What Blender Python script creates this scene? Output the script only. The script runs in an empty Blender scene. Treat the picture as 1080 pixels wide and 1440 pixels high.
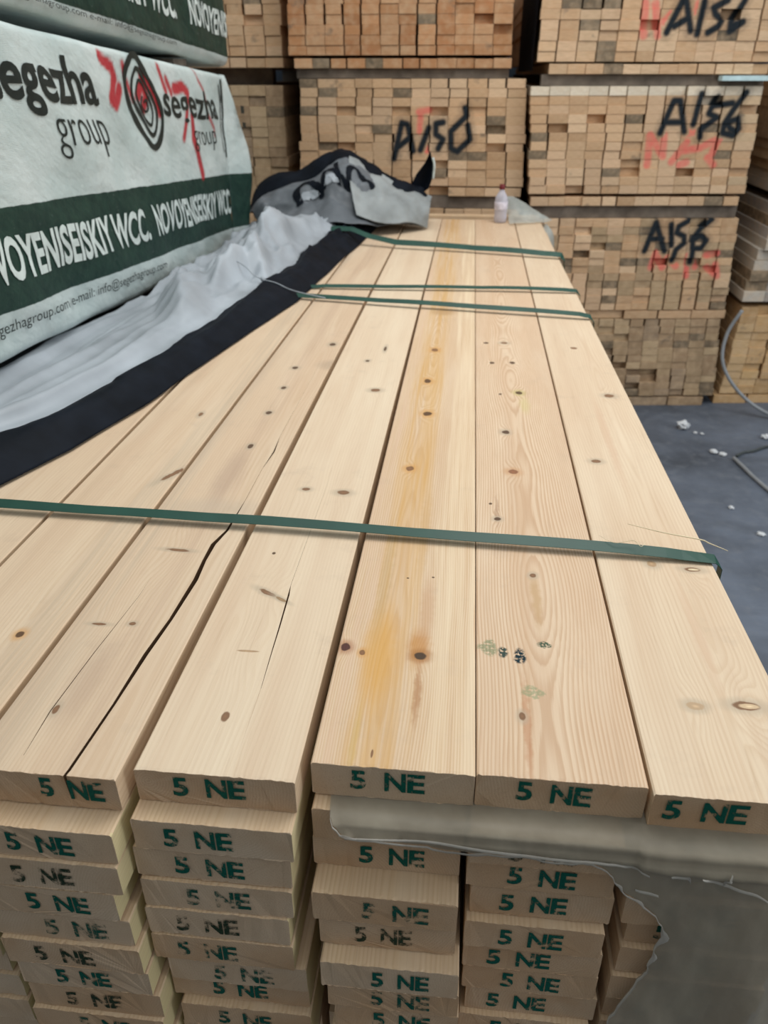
import bpy, bmesh, math, random
from mathutils import Vector, Matrix, noise
from bisect import bisect

# ------------------------------------------------------------------ camera, world, lights, exposure
scene = bpy.context.scene
COL = scene.collection
EYE = Vector((0.0, 0.0, 1.75))
FPX = 1082.0
_y = Vector((128, -615, FPX)).normalized()            # board direction seen from the camera (right, down, forward)
_z = -Vector((0, FPX, 615)).normalized()
_x = _y.cross(_z)
if _x.x < 0:
    _x = -_x
right = Vector((_x[0], _y[0], _z[0])); down = Vector((_x[1], _y[1], _z[1])); fwd = Vector((_x[2], _y[2], _z[2]))
cd = bpy.data.cameras.new('camera'); cam = bpy.data.objects.new('camera', cd); COL.objects.link(cam)
cam.matrix_world = Matrix(((right[0], -down[0], -fwd[0], EYE[0]), (right[1], -down[1], -fwd[1], EYE[1]), (right[2], -down[2], -fwd[2], EYE[2]), (0, 0, 0, 1)))
cd.sensor_fit = 'VERTICAL'; cd.sensor_height = 36.0; cd.lens = 36.0 * FPX / 1440.0
cd.clip_start = 0.02; cd.clip_end = 60
cd.dof.use_dof = True; cd.dof.focus_distance = 1.05; cd.dof.aperture_fstop = 6.0
scene.camera = cam
vs = scene.view_settings
vs.view_transform = 'Standard'; vs.look = 'None'; vs.gamma = 1.0; vs.use_curve_mapping = False
vs.exposure = 0.09

W = bpy.data.worlds.new('world'); scene.world = W; W.use_nodes = True
wn = W.node_tree.nodes; wl = W.node_tree.links
bg = wn['Background']
tc = wn.new('ShaderNodeTexCoord'); sp = wn.new('ShaderNodeSeparateXYZ'); wl.new(tc.outputs['Generated'], sp.inputs[0])
rp = wn.new('ShaderNodeValToRGB'); wl.new(sp.outputs['Z'], rp.inputs[0])
rp.color_ramp.elements[0].position = 0.0; rp.color_ramp.elements[0].color = (0.16, 0.16, 0.15, 1)
rp.color_ramp.elements[1].position = 0.7; rp.color_ramp.elements[1].color = (0.86, 0.95, 1.0, 1)
wl.new(rp.outputs[0], bg.inputs[0]); bg.inputs[1].default_value = 0.62

def area(name, loc, target, sx, sy, power, color):
    l = bpy.data.lights.new(name, 'AREA'); l.shape = 'RECTANGLE'; l.size = sx; l.size_y = sy; l.energy = power; l.color = color
    o = bpy.data.objects.new(name, l); COL.objects.link(o); o.location = loc
    o.rotation_euler = (Vector(target) - Vector(loc)).to_track_quat('-Z', 'Y').to_euler()
    return o
area('skylight_lamp', (0.5, 2.4, 4.6), (0.2, 2.1, 1.0), 2.6, 2.6, 98, (1.0, 0.99, 0.96))
area('gate_daylight', (6.0, 0.4, 3.4), (0.5, 2.6, 1.0), 3.2, 2.6, 135, (0.96, 0.98, 1.0))

# ------------------------------------------------------------------ helpers
def lin(r, g, b):
    f = lambda c: c / 12.92 if c <= 0.04045 else ((c + 0.055) / 1.055) ** 2.4
    return (f(r / 255), f(g / 255), f(b / 255), 1)

def link_mesh(name, verts, faces, mats, parent=None, loc=(0, 0, 0), midx=None, smooth=False):
    me = bpy.data.meshes.new(name); me.from_pydata([tuple(v) for v in verts], [], faces)
    for m in (mats if isinstance(mats, (list, tuple)) else [mats]):
        me.materials.append(m)
    if midx:
        me.polygons.foreach_set('material_index', midx)
    if smooth:
        me.polygons.foreach_set('use_smooth', [True] * len(me.polygons))
    me.update()
    o = bpy.data.objects.new(name, me); COL.objects.link(o); o.location = loc
    if parent:
        o.parent = parent
    return o

def tag(o, label, cat, group=None, kind=None):
    o['label'] = label
    if cat: o['category'] = cat
    if group: o['group'] = group
    if kind: o['kind'] = kind
    return o

def empty(name, loc):
    o = bpy.data.objects.new(name, None); COL.objects.link(o); o.location = loc; o.empty_display_size = 0.05
    return o

def box_vf(x0, x1, y0, y1, z0, z1):
    v = [(x0, y0, z0), (x1, y0, z0), (x1, y1, z0), (x0, y1, z0), (x0, y0, z1), (x1, y0, z1), (x1, y1, z1), (x0, y1, z1)]
    return v, [(0, 3, 2, 1), (4, 5, 6, 7), (0, 1, 5, 4), (1, 2, 6, 5), (2, 3, 7, 6), (3, 0, 4, 7)]

def tube_vf(pts, r, n=8, cap=True):
    V, Fc = [], []
    P = [Vector(p) for p in pts]
    for i, p in enumerate(P):
        t = (P[min(i + 1, len(P) - 1)] - P[max(i - 1, 0)]).normalized()
        a = t.cross(Vector((0, 0, 1)))
        if a.length < 1e-4: a = t.cross(Vector((1, 0, 0)))
        a.normalize(); b = t.cross(a)
        rr = r[i] if isinstance(r, (list, tuple)) else r
        for k in range(n):
            q = 2 * math.pi * k / n
            V.append(p + a * (math.cos(q) * rr) + b * (math.sin(q) * rr))
    for i in range(len(P) - 1):
        for k in range(n):
            Fc.append((i * n + k, i * n + (k + 1) % n, (i + 1) * n + (k + 1) % n, (i + 1) * n + k))
    if cap:
        Fc.append(tuple(range(n))[::-1]); Fc.append(tuple((len(P) - 1) * n + k for k in range(n)))
    return V, Fc

def catmull(pts, n):
    P = [Vector(p) for p in pts]; out = []
    m = len(P) - 1
    for i in range(n + 1):
        s = i / n * m; k = min(int(s), m - 1); t = s - k
        p0, p1, p2, p3 = P[max(k - 1, 0)], P[k], P[k + 1], P[min(k + 2, m)]
        out.append(0.5 * ((2 * p1) + (p2 - p0) * t + (2 * p0 - 5 * p1 + 4 * p2 - p3) * t * t + (3 * p1 - p0 - 3 * p2 + p3) * t ** 3))
    return out

def interp(xs, ys, x):
    if x <= xs[0]:
        return ys[0] + (ys[1] - ys[0]) * (x - xs[0]) / (xs[1] - xs[0])
    if x >= xs[-1]:
        return ys[-1] + (ys[-1] - ys[-2]) * (x - xs[-1]) / (xs[-1] - xs[-2])
    k = bisect(xs, x) - 1
    return ys[k] + (ys[k + 1] - ys[k]) * (x - xs[k]) / (xs[k + 1] - xs[k])

def fbm(x, y, z, o=4):
    return noise.fractal(Vector((x, y, z)), 1.0, 2.0, o)

def seg_dist(px, py, s):
    best = 9
    for (ax, ay), (bx, by) in zip(s, s[1:]):
        dx, dy = bx - ax, by - ay; L = dx * dx + dy * dy
        t = 0 if L == 0 else max(0, min(1, ((px - ax) * dx + (py - ay) * dy) / L))
        best = min(best, math.hypot(px - ax - t * dx, py - ay - t * dy))
    return best

# ------------------------------------------------------------------ materials
class NT:
    def __init__(s, name):
        s.m = bpy.data.materials.new(name); s.m.use_nodes = True
        s.t = s.m.node_tree; s.t.nodes.clear()
        s.out = s.t.nodes.new('ShaderNodeOutputMaterial')
    def n(s, typ, **kw):
        x = s.t.nodes.new(typ)
        for k, v in kw.items(): setattr(x, k, v)
        return x
    def set(s, sock, v):
        if hasattr(v, 'is_linked') or isinstance(v, bpy.types.NodeSocket): s.t.links.new(v, sock)
        else: sock.default_value = v
    def math(s, op, a, b=None, c=None, clamp=False):
        x = s.n('ShaderNodeMath', operation=op, use_clamp=clamp)
        s.set(x.inputs[0], a)
        if b is not None: s.set(x.inputs[1], b)
        if c is not None: s.set(x.inputs[2], c)
        return x.outputs[0]
    def vmath(s, op, a, b=None):
        x = s.n('ShaderNodeVectorMath', operation=op); s.set(x.inputs[0], a)
        if b is not None: s.set(x.inputs[1], b)
        return x.outputs['Value'] if op in ('LENGTH', 'DISTANCE', 'DOT_PRODUCT') else x.outputs[0]
    def rng(s, v, a, b, c=0.0, d=1.0, smooth=False):
        x = s.n('ShaderNodeMapRange', interpolation_type='SMOOTHSTEP' if smooth else 'LINEAR')
        s.set(x.inputs[0], v)
        for i, q in enumerate((a, b, c, d)): s.set(x.inputs[1 + i], q)
        return x.outputs[0]
    def mix(s, f, a, b, mode='MIX'):
        x = s.n('ShaderNodeMix', data_type='RGBA', blend_type=mode)
        s.set(x.inputs[0], f); s.set(x.inputs[6], a); s.set(x.inputs[7], b)
        return x.outputs[2]
    def noise(s, v, scale, detail=3.0, rough=0.5, dims='3D'):
        x = s.n('ShaderNodeTexNoise', noise_dimensions=dims); s.set(x.inputs['Vector'], v)
        s.set(x.inputs['Scale'], scale); s.set(x.inputs['Detail'], detail); s.set(x.inputs['Roughness'], rough)
        return x.outputs[0]
    def comb(s, x, y, z):
        q = s.n('ShaderNodeCombineXYZ'); s.set(q.inputs[0], x); s.set(q.inputs[1], y); s.set(q.inputs[2], z)
        return q.outputs[0]
    def obj(s): return s.n('ShaderNodeTexCoord').outputs['Object']
    def sep(s, v):
        q = s.n('ShaderNodeSeparateXYZ'); s.set(q.inputs[0], v); return q.outputs
    def scale(s, v, xyz): return s.vmath('MULTIPLY', v, xyz)
    def rand(s): return s.n('ShaderNodeObjectInfo').outputs['Random']
    def bump(s, h, strength, dist):
        b = s.n('ShaderNodeBump'); s.set(b.inputs['Height'], h); b.inputs['Strength'].default_value = strength; b.inputs['Distance'].default_value = dist
        return b.outputs[0]
    def bsdf(s, col, rough=0.6, spec=0.3, normal=None, metal=0.0, trans=0.0, ior=1.45, alpha=None):
        b = s.n('ShaderNodeBsdfPrincipled'); s.set(b.inputs['Base Color'], col); s.set(b.inputs['Roughness'], rough)
        b.inputs['Specular IOR Level'].default_value = spec; b.inputs['Metallic'].default_value = metal
        b.inputs['Transmission Weight'].default_value = trans; b.inputs['IOR'].default_value = ior
        if normal is not None: s.set(b.inputs['Normal'], normal)
        if alpha is not None: s.set(b.inputs['Alpha'], alpha)
        return b.outputs[0]
    def done(s, sh):
        s.t.links.new(sh, s.out.inputs[0]); return s.m

def plain(name, col, rough=0.6, spec=0.3, var=0.15, scale=20, bump=0.0):
    t = NT(name); o = t.obj()
    n = t.noise(o, scale, 4)
    dark = tuple(c * (1 - var) for c in col[:3]) + (1,); lite = tuple(min(1, c * (1 + var)) for c in col[:3]) + (1,)
    c = t.mix(t.rng(n, 0.3, 0.7), dark, lite)
    nm = t.bump(n, bump, 0.01) if bump else None
    return t.done(t.bsdf(c, rough, spec, nm))

def wood_face(name, pale, ring, ringfreq, xc, contrast, knots=(), stains=(), bands=(), ink=(), streak=(0.50, 0.34, 0.22, 1), streak_amt=0.25, warp=0.012, hmax=0.03, seed=0.0):
    """long-grain face: growth rings cut by the saw, knots, resin stains; all in the plank's own coordinates"""
    t = NT(name); o = t.obj(); X, Y, Z = t.sep(o)
    seedv = t.vmath('ADD', o, (seed * 3.1, seed * 7.7, seed))
    lw = t.noise(t.scale(seedv, (5.0, 1.1, 5.0)), 1.0, 3.0)
    fine = t.noise(t.scale(seedv, (260.0, 7.0, 260.0)), 1.0, 3.0)
    fib = t.noise(t.scale(seedv, (900.0, 26.0, 300.0)), 1.0, 2.0)
    xx = t.math('ADD', t.math('SUBTRACT', X, xc), t.math('MULTIPLY', t.math('SUBTRACT', lw, 0.5), warp * 4))
    hy = t.math('MULTIPLY', t.noise(t.comb(seed * 1.7, t.math('MULTIPLY', Y, 1.7), 0.0), 1.0, 1.0), hmax)
    hz = t.math('ADD', hy, t.math('MULTIPLY', Z, -1.0))
    r = t.math('SQRT', t.math('ADD', t.math('MULTIPLY', xx, xx), t.math('MULTIPLY', hz, hz)))
    # grain flows round the knots
    for (kx, ky, a, b, *_r) in knots:
        if a < 0.006: continue
        q = t.vmath('LENGTH', t.vmath('MULTIPLY', t.vmath('SUBTRACT', o, (kx, ky, 0)), (1 / (a * 2.2), 1 / (a * 6.5), 0)))
        r = t.math('ADD', r, t.math('MULTIPLY', t.rng(q, 0.0, 1.0, 1.0, 0.0, True), a * 0.9))
    r = t.math('ADD', r, t.math('MULTIPLY', t.math('SUBTRACT', fine, 0.5), 0.0022))
    fr = t.math('FRACT', t.math('MULTIPLY', r, ringfreq))
    saw = t.math('MULTIPLY', t.rng(fr, 0.25, 0.85, 0.0, 1.0, True), t.rng(fr, 0.88, 1.0, 1.0, 0.0))
    col = t.mix(t.math('MULTIPLY', saw, contrast), pale, ring)
    col = t.mix(t.math('MULTIPLY', t.rng(fine, 0.45, 0.75), streak_amt), col, streak)
    tone = t.noise(t.scale(seedv, (9.0, 1.3, 9.0)), 1.0, 3.0)
    col = t.mix(t.rng(tone, 0.35, 0.72, 0.0, 0.30), col, (0.60, 0.385, 0.235, 1))
    broad = t.noise(t.scale(seedv, (26.0, 0.55, 6.0)), 1.0, 3.0)
    col = t.mix(t.rng(broad, 0.42, 0.68, 0.0, 0.34), col, (0.585, 0.405, 0.27, 1))
    fleck = t.noise(t.scale(seedv, (190.0, 4.5, 60.0)), 1.0, 3.0, 0.6)
    col = t.mix(t.rng(fleck, 0.60, 0.80, 0.0, 0.42), col, (0.42, 0.265, 0.155, 1))
    smud = t.noise(t.vmath('ADD', seedv, (5.0, 2.0, 1.0)), 9.0, 5.0, 0.7)
    col = t.mix(t.rng(smud, 0.58, 0.78, 0.0, 0.34), col, (0.42, 0.315, 0.235, 1))
    lite = t.noise(t.scale(seedv, (14.0, 2.1, 4.0)), 1.0, 2.0)
    col = t.mix(t.rng(lite, 0.5, 0.75, 0.0, 0.30), col, (0.80, 0.665, 0.495, 1))
    wob = t.math('ADD', t.math('MULTIPLY', t.math('SUBTRACT', lw, 0.5), 0.10), t.math('MULTIPLY', t.math('SUBTRACT', fine, 0.5), 0.012))
    for (x0, x1, soft, c, amt) in bands:                                 # heartwood bands along the plank
        xb = t.math('ADD', X, wob)
        m = t.math('MULTIPLY', t.rng(xb, x0 - soft, x0 + soft, 0, 1, True), t.rng(xb, x1 - soft, x1 + soft, 1, 0, True))
        m = t.math('MULTIPLY', m, t.rng(t.noise(t.scale(seedv, (85.0, 1.5, 4.0)), 1.0, 4.0, 0.6), 0.38, 0.66, 0.05, 1.0))
        col = t.mix(t.math('MULTIPLY', m, amt), col, c)
    nw = t.n('ShaderNodeTexNoise'); t.set(nw.inputs['Vector'], o); nw.inputs['Scale'].default_value = 60; nw.inputs['Detail'].default_value = 3
    ow = t.vmath('ADD', o, t.vmath('MULTIPLY', t.vmath('SUBTRACT', nw.outputs['Color'], (0.5, 0.5, 0.5)), (0.010, 0.022, 0.0)))
    for (sx, sy, a, b, c, amt) in stains:
        q = t.vmath('LENGTH', t.vmath('MULTIPLY', t.vmath('SUBTRACT', ow, (sx, sy, 0)), (1 / a, 1 / b, 0)))
        col = t.mix(t.rng(q, 0.25, 1.1, amt, 0.0, True), col, c)
    for (kx, ky, a, b, dark, halo, rot) in knots:
        d = t.vmath('SUBTRACT', t.vmath('ADD', o, t.vmath('MULTIPLY', t.vmath('SUBTRACT', nw.outputs['Color'], (0.5, 0.5, 0.5)), (a * 0.7, b * 0.9, 0))), (kx, ky, 0))
        if rot:
            vr = t.n('ShaderNodeVectorRotate', rotation_type='Z_AXIS'); t.set(vr.inputs['Vector'], d); vr.inputs['Angle'].default_value = rot; d = vr.outputs[0]
        q = t.vmath('LENGTH', t.vmath('MULTIPLY', d, (1 / a, 1 / b, 0)))
        if halo:
            col = t.mix(t.rng(q, 0.9, 2.6, 0.6, 0.0, True), col, halo)
        col = t.mix(t.rng(q, 0.75, 1.1, 0.92, 0.0, True), col, dark)
        col = t.mix(t.rng(q, 0.1, 0.5, 0.45, 0.0, True), col, tuple(min(1, v * 1.6) for v in dark[:3]) + (1,))
    for (sx, sy, a, b, c, amt) in ink:
        q = t.vmath('LENGTH', t.vmath('MULTIPLY', t.vmath('SUBTRACT', ow, (sx, sy, 0)), (1 / a, 1 / b, 0)))
        m = t.math('MULTIPLY', t.rng(q, 0.7, 1.05, amt, 0.0), t.rng(t.noise(o, 230.0, 3.0), 0.36, 0.50))
        col = t.mix(m, col, c)
    h = t.math('ADD', t.math('MULTIPLY', fib, 0.6), t.math('MULTIPLY', saw, 0.4))
    return t.done(t.bsdf(col, 0.62, 0.22, t.bump(h, 0.14, 0.0015)))

def wood_end(name, c1, c2, ringc):
    t = NT(name); o = t.obj(); r1 = t.rand()
    X, Y, Z = t.sep(o)
    off = t.math('MULTIPLY', t.math('SUBTRACT', r1, 0.5), 0.3)
    d = t.comb(t.math('ADD', X, off), 0.0, t.math('ADD', Z, t.math('MULTIPLY', t.math('SUBTRACT', t.math('FRACT', t.math('MULTIPLY', r1, 7.3)), 0.35), 0.16)))
    nz = t.noise(o, 22.0, 3.0)
    rad = t.math('ADD', t.vmath('LENGTH', d), t.math('MULTIPLY', nz, 0.012))
    fr = t.math('FRACT', t.math('MULTIPLY', rad, 300.0))
    col = t.mix(t.math('MULTIPLY', t.rng(fr, 0.3, 0.9, 0, 1, True), 0.35), c1, ringc)
    big = t.noise(t.vmath('ADD', o, t.comb(t.math('MULTIPLY', r1, 9.0), 0.0, 0.0)), 11.0, 3.0)
    col = t.mix(t.rng(big, 0.38, 0.66), col, c2)
    tone = t.math('FRACT', t.math('MULTIPLY', r1, 13.7))
    col = t.mix(t.rng(tone, 0.0, 1.0, 0.0, 0.55), col, c2)
    sp = t.noise(o, 650.0, 2.0, 0.7)
    col = t.mix(t.rng(sp, 0.55, 0.8, 0.0, 0.45), col, (0.18, 0.12, 0.08, 1))
    return t.done(t.bsdf(col, 0.85, 0.1, t.bump(sp, 0.5, 0.001)))

def stamp_mat(name, col, lo, hi):
    t = NT(name); o = t.obj(); r1 = t.rand()
    v = t.vmath('ADD', o, t.comb(t.math('MULTIPLY', r1, 13.0), r1, t.math('MULTIPLY', r1, 5.0)))
    a = t.noise(v, 75.0, 3.0, 0.65); b = t.noise(v, 700.0, 2.0, 0.7)
    m = t.rng(t.math('ADD', a, t.math('MULTIPLY', b, 0.35)), lo, hi, 1.0, 0.0)
    c = t.mix(t.rng(b, 0.4, 0.7), col, tuple(q * 0.45 for q in col[:3]) + (1,))
    mixs = t.n('ShaderNodeMixShader'); t.set(mixs.inputs[0], m)
    tr = t.n('ShaderNodeBsdfTransparent')
    t.t.links.new(tr.outputs[0], mixs.inputs[1]); t.t.links.new(t.bsdf(c, 0.7, 0.15), mixs.inputs[2])
    return t.done(mixs.outputs[0])

def batten_mat():
    t = NT('batten_end_grain'); o = t.obj(); r1 = t.rand()
    at = t.n('ShaderNodeAttribute', attribute_name='tint'); pa = t.n('ShaderNodeAttribute', attribute_name='paint')
    f = t.noise(t.scale(o, (30.0, 3.0, 160.0)), 1.0, 3.0)
    col = t.mix(t.rng(f, 0.35, 0.7, 0.0, 0.30), at.outputs['Color'], (0.30, 0.18, 0.09, 1))
    g = t.noise(o, 26.0, 3.0)
    col = t.mix(t.rng(g, 0.42, 0.68, 0.0, 0.35), col, (0.66, 0.48, 0.31, 1))
    gi = t.n('ShaderNodeNewGeometry').outputs['Position']
    sm = t.noise(t.vmath('MULTIPLY', gi, (7.0, 0.6, 9.0)), 1.0, 4.0, 0.6)
    col = t.mix(t.rng(sm, 0.64, 0.74, 0.0, 0.7), col, (0.13, 0.115, 0.095, 1))
    col = t.mix(pa.outputs['Alpha'], col, pa.outputs['Color'])
    return t.done(t.bsdf(col, 0.8, 0.15, t.bump(f, 0.2, 0.001)))

def wrap_mat():
    t = NT('printed_woven_wrap')
    uv = t.n('ShaderNodeUVMap', uv_map='wrap'); U, V, _w = t.sep(uv.outputs[0])
    pa = t.n('ShaderNodeAttribute', attribute_name='paint')
    o = t.obj()
    n1 = t.noise(o, 3.5, 5.0, 0.6); n2 = t.noise(o, 24.0, 4.0, 0.6)
    white = t.mix(t.rng(n1, 0.35, 0.7), (0.46, 0.545, 0.53, 1), (0.62, 0.68, 0.665, 1))
    dirt = t.rng(t.noise(t.vmath('ADD', o, (3, 1, 2)), 7.0, 5.0, 0.7), 0.58, 0.78, 0.0, 0.45)
    white = t.mix(dirt, white, (0.33, 0.36, 0.33, 1))
    green = t.mix(t.rng(n2, 0.35, 0.7), lin(28, 52, 46), lin(40, 66, 56))
    green = t.mix(t.rng(t.noise(o, 55.0, 3.0, 0.7), 0.68, 0.78, 0.0, 0.5), green, (0.45, 0.52, 0.5, 1))
    e = t.math('MULTIPLY', t.math('SUBTRACT', n2, 0.5), 0.006)
    Ve = t.math('ADD', V, e)
    band = t.math('MULTIPLY', t.rng(Ve, -0.001, 0.001), t.rng(Ve, 0.229, 0.231, 1.0, 0.0))
    band2 = t.math('MULTIPLY', t.rng(Ve, 0.694, 0.696), t.rng(Ve, 0.915, 0.917, 1.0, 0.0))
    col = t.mix(t.math('ADD', band, band2, clamp=True), white, green)
    col = t.mix(pa.outputs['Alpha'], col, pa.outputs['Color'])
    dg = t.noise(t.vmath('ADD', t.scale(o, (3.0, 2.6, 3.2)), t.comb(0.0, t.math('MULTIPLY', t.sep(o)[2], 2.4), 0.0)), 1.6, 4.0, 0.55)
    wv = t.n('ShaderNodeTexWave'); t.set(wv.inputs['Vector'], o); wv.inputs['Scale'].default_value = 90; wv.bands_direction = 'Z'
    return t.done(t.bsdf(col, 0.5, 0.3, t.bump(t.math('ADD', t.math('MULTIPLY', dg, 7.0), t.math('ADD', n2, t.math('MULTIPLY', wv.outputs[1], 0.1))), 0.55, 0.006)))

def film_mat(name, col, opac, rough):
    t = NT(name); o = t.obj()
    n = t.noise(t.scale(o, (9.0, 9.0, 3.0)), 1.0, 4.0, 0.6)
    n2 = t.noise(o, 45.0, 3.0, 0.6)
    c = t.mix(t.rng(n, 0.35, 0.7), col, tuple(min(1, q * 1.35) for q in col[:3]) + (1,))
    lw = t.n('ShaderNodeLayerWeight'); lw.inputs[0].default_value = 0.35
    a = t.math('ADD', t.rng(n, 0.3, 0.75, opac - 0.08, opac + 0.10), t.math('MULTIPLY', lw.outputs['Facing'], 0.2), clamp=True)
    bd = t.bsdf(c, rough, 0.35, t.bump(t.math('ADD', n, t.math('MULTIPLY', n2, 0.4)), 0.25, 0.01))
    tl = t.n('ShaderNodeBsdfTranslucent'); t.set(tl.inputs[0], c)
    m0 = t.n('ShaderNodeMixShader'); m0.inputs[0].default_value = 0.25
    t.t.links.new(bd, m0.inputs[1]); t.t.links.new(tl.outputs[0], m0.inputs[2])
    mx = t.n('ShaderNodeMixShader'); t.set(mx.inputs[0], a); tr = t.n('ShaderNodeBsdfTransparent')
    t.t.links.new(tr.outputs[0], mx.inputs[1]); t.t.links.new(m0.outputs[0], mx.inputs[2])
    return t.done(mx.outputs[0])

M = {}
M['end'] = wood_end('sawn_end_grain', (0.56, 0.41, 0.28, 1), (0.47, 0.30, 0.175, 1), (0.38, 0.25, 0.15, 1))
M['end_grey'] = wood_end('weathered_end_grain', (0.58, 0.45, 0.325, 1), (0.50, 0.355, 0.235, 1), (0.42, 0.30, 0.20, 1))
M['side'] = wood_face('plank_long_grain', (0.70, 0.52, 0.33, 1), (0.50, 0.31, 0.16, 1), 210.0, 0.01, 0.40, streak_amt=0.3, seed=5.0)
M['side_pale'] = wood_face('plank_pale_grain', (0.70, 0.61, 0.33, 1), (0.58, 0.46, 0.22, 1), 260.0, 0.12, 0.30, streak_amt=0.2, seed=9.0)
M['green'] = stamp_mat('green_stamp_ink', lin(10, 88, 74), 0.72, 0.82)
M['green_worn'] = stamp_mat('worn_green_stamp_ink', lin(20, 84, 70), 0.62, 0.78)
M['black_worn'] = stamp_mat('worn_dark_stamp_ink', lin(40, 58, 42), 0.62, 0.78)
M['batten'] = batten_mat()
M['wrap'] = wrap_mat()
M['print'] = plain('dark_print_ink', lin(36, 44, 42), 0.5, 0.3, 0.2, 30)
M['print_white'] = plain('white_print_ink', lin(205, 216, 212), 0.5, 0.3, 0.12, 30)
M['strap'] = plain('green_strapping', lin(30, 70, 58), 0.4, 0.4, 0.12, 15)
M['tarp_white'] = plain('grey_white_sheet', (0.34, 0.37, 0.40, 1), 0.45, 0.4, 0.22, 5, 0.15)
M['tarp_grey'] = plain('grey_sheet', (0.125, 0.137, 0.15, 1), 0.5, 0.4, 0.2, 6, 0.15)
M['tarp_black'] = plain('black_sheet', lin(15, 20, 28), 0.62, 0.12, 0.35, 14, 0.2)
M['bearer'] = plain('grey_bearer_wood', lin(112, 102, 92), 0.8, 0.15, 0.3, 14)
M['film'] = film_mat('milky_film', (0.31, 0.27, 0.205, 1), 0.82, 0.45)
M['film_lip'] = film_mat('torn_film_lip', (0.50, 0.47, 0.42, 1), 0.62, 0.25)
M['film_light'] = film_mat('light_film', (0.50, 0.54, 0.52, 1), 0.55, 0.25)
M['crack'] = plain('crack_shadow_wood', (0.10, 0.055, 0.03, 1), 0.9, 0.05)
M['splinter'] = plain('splinter_wood', (0.80, 0.68, 0.46, 1), 0.7, 0.2)

# ------------------------------------------------------------------ setting
def floor():
    t = NT('dusty_concrete'); o = t.obj()
    a = t.noise(o, 1.3, 6.0, 0.6); b = t.noise(o, 14.0, 5.0, 0.65); c = t.noise(t.scale(o, (1.0, 3.0, 1.0)), 2.2, 4.0)
    col = t.mix(t.rng(a, 0.35, 0.65), (0.055, 0.064, 0.080, 1), (0.14, 0.165, 0.21, 1))
    col = t.mix(t.rng(b, 0.5, 0.8, 0.0, 0.5), col, (0.20, 0.21, 0.23, 1))
    col = t.mix(t.rng(c, 0.55, 0.8, 0.0, 0.4), col, (0.04, 0.042, 0.048, 1))
    m = t.done(t.bsdf(col, t.rng(b, 0.3, 0.7, 0.45, 0.75), 0.35, t.bump(b, 0.15, 0.01)))
    v, f = box_vf(-7, 9, -4, 9.6, -0.12, 0.0)
    o = link_mesh('floor', v, f, m); tag(o, 'dark bluish grey dusty concrete floor', None, kind='structure')
    v, f = box_vf(-7, 9, 9.4, 9.6, 0.0, 4.2)
    w = link_mesh('wall_back', v, f, plain('dark_wall', (0.045, 0.055, 0.07, 1), 0.9, 0.1, 0.2, 3)); tag(w, 'dark wall behind the timber stacks', None, kind='structure')
floor()

# ------------------------------------------------------------------ front pack planks
rnd = random.Random(7)
PITCH = 0.05; TOP = 1.10; THK = 0.0475; YEND = 4.22

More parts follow.
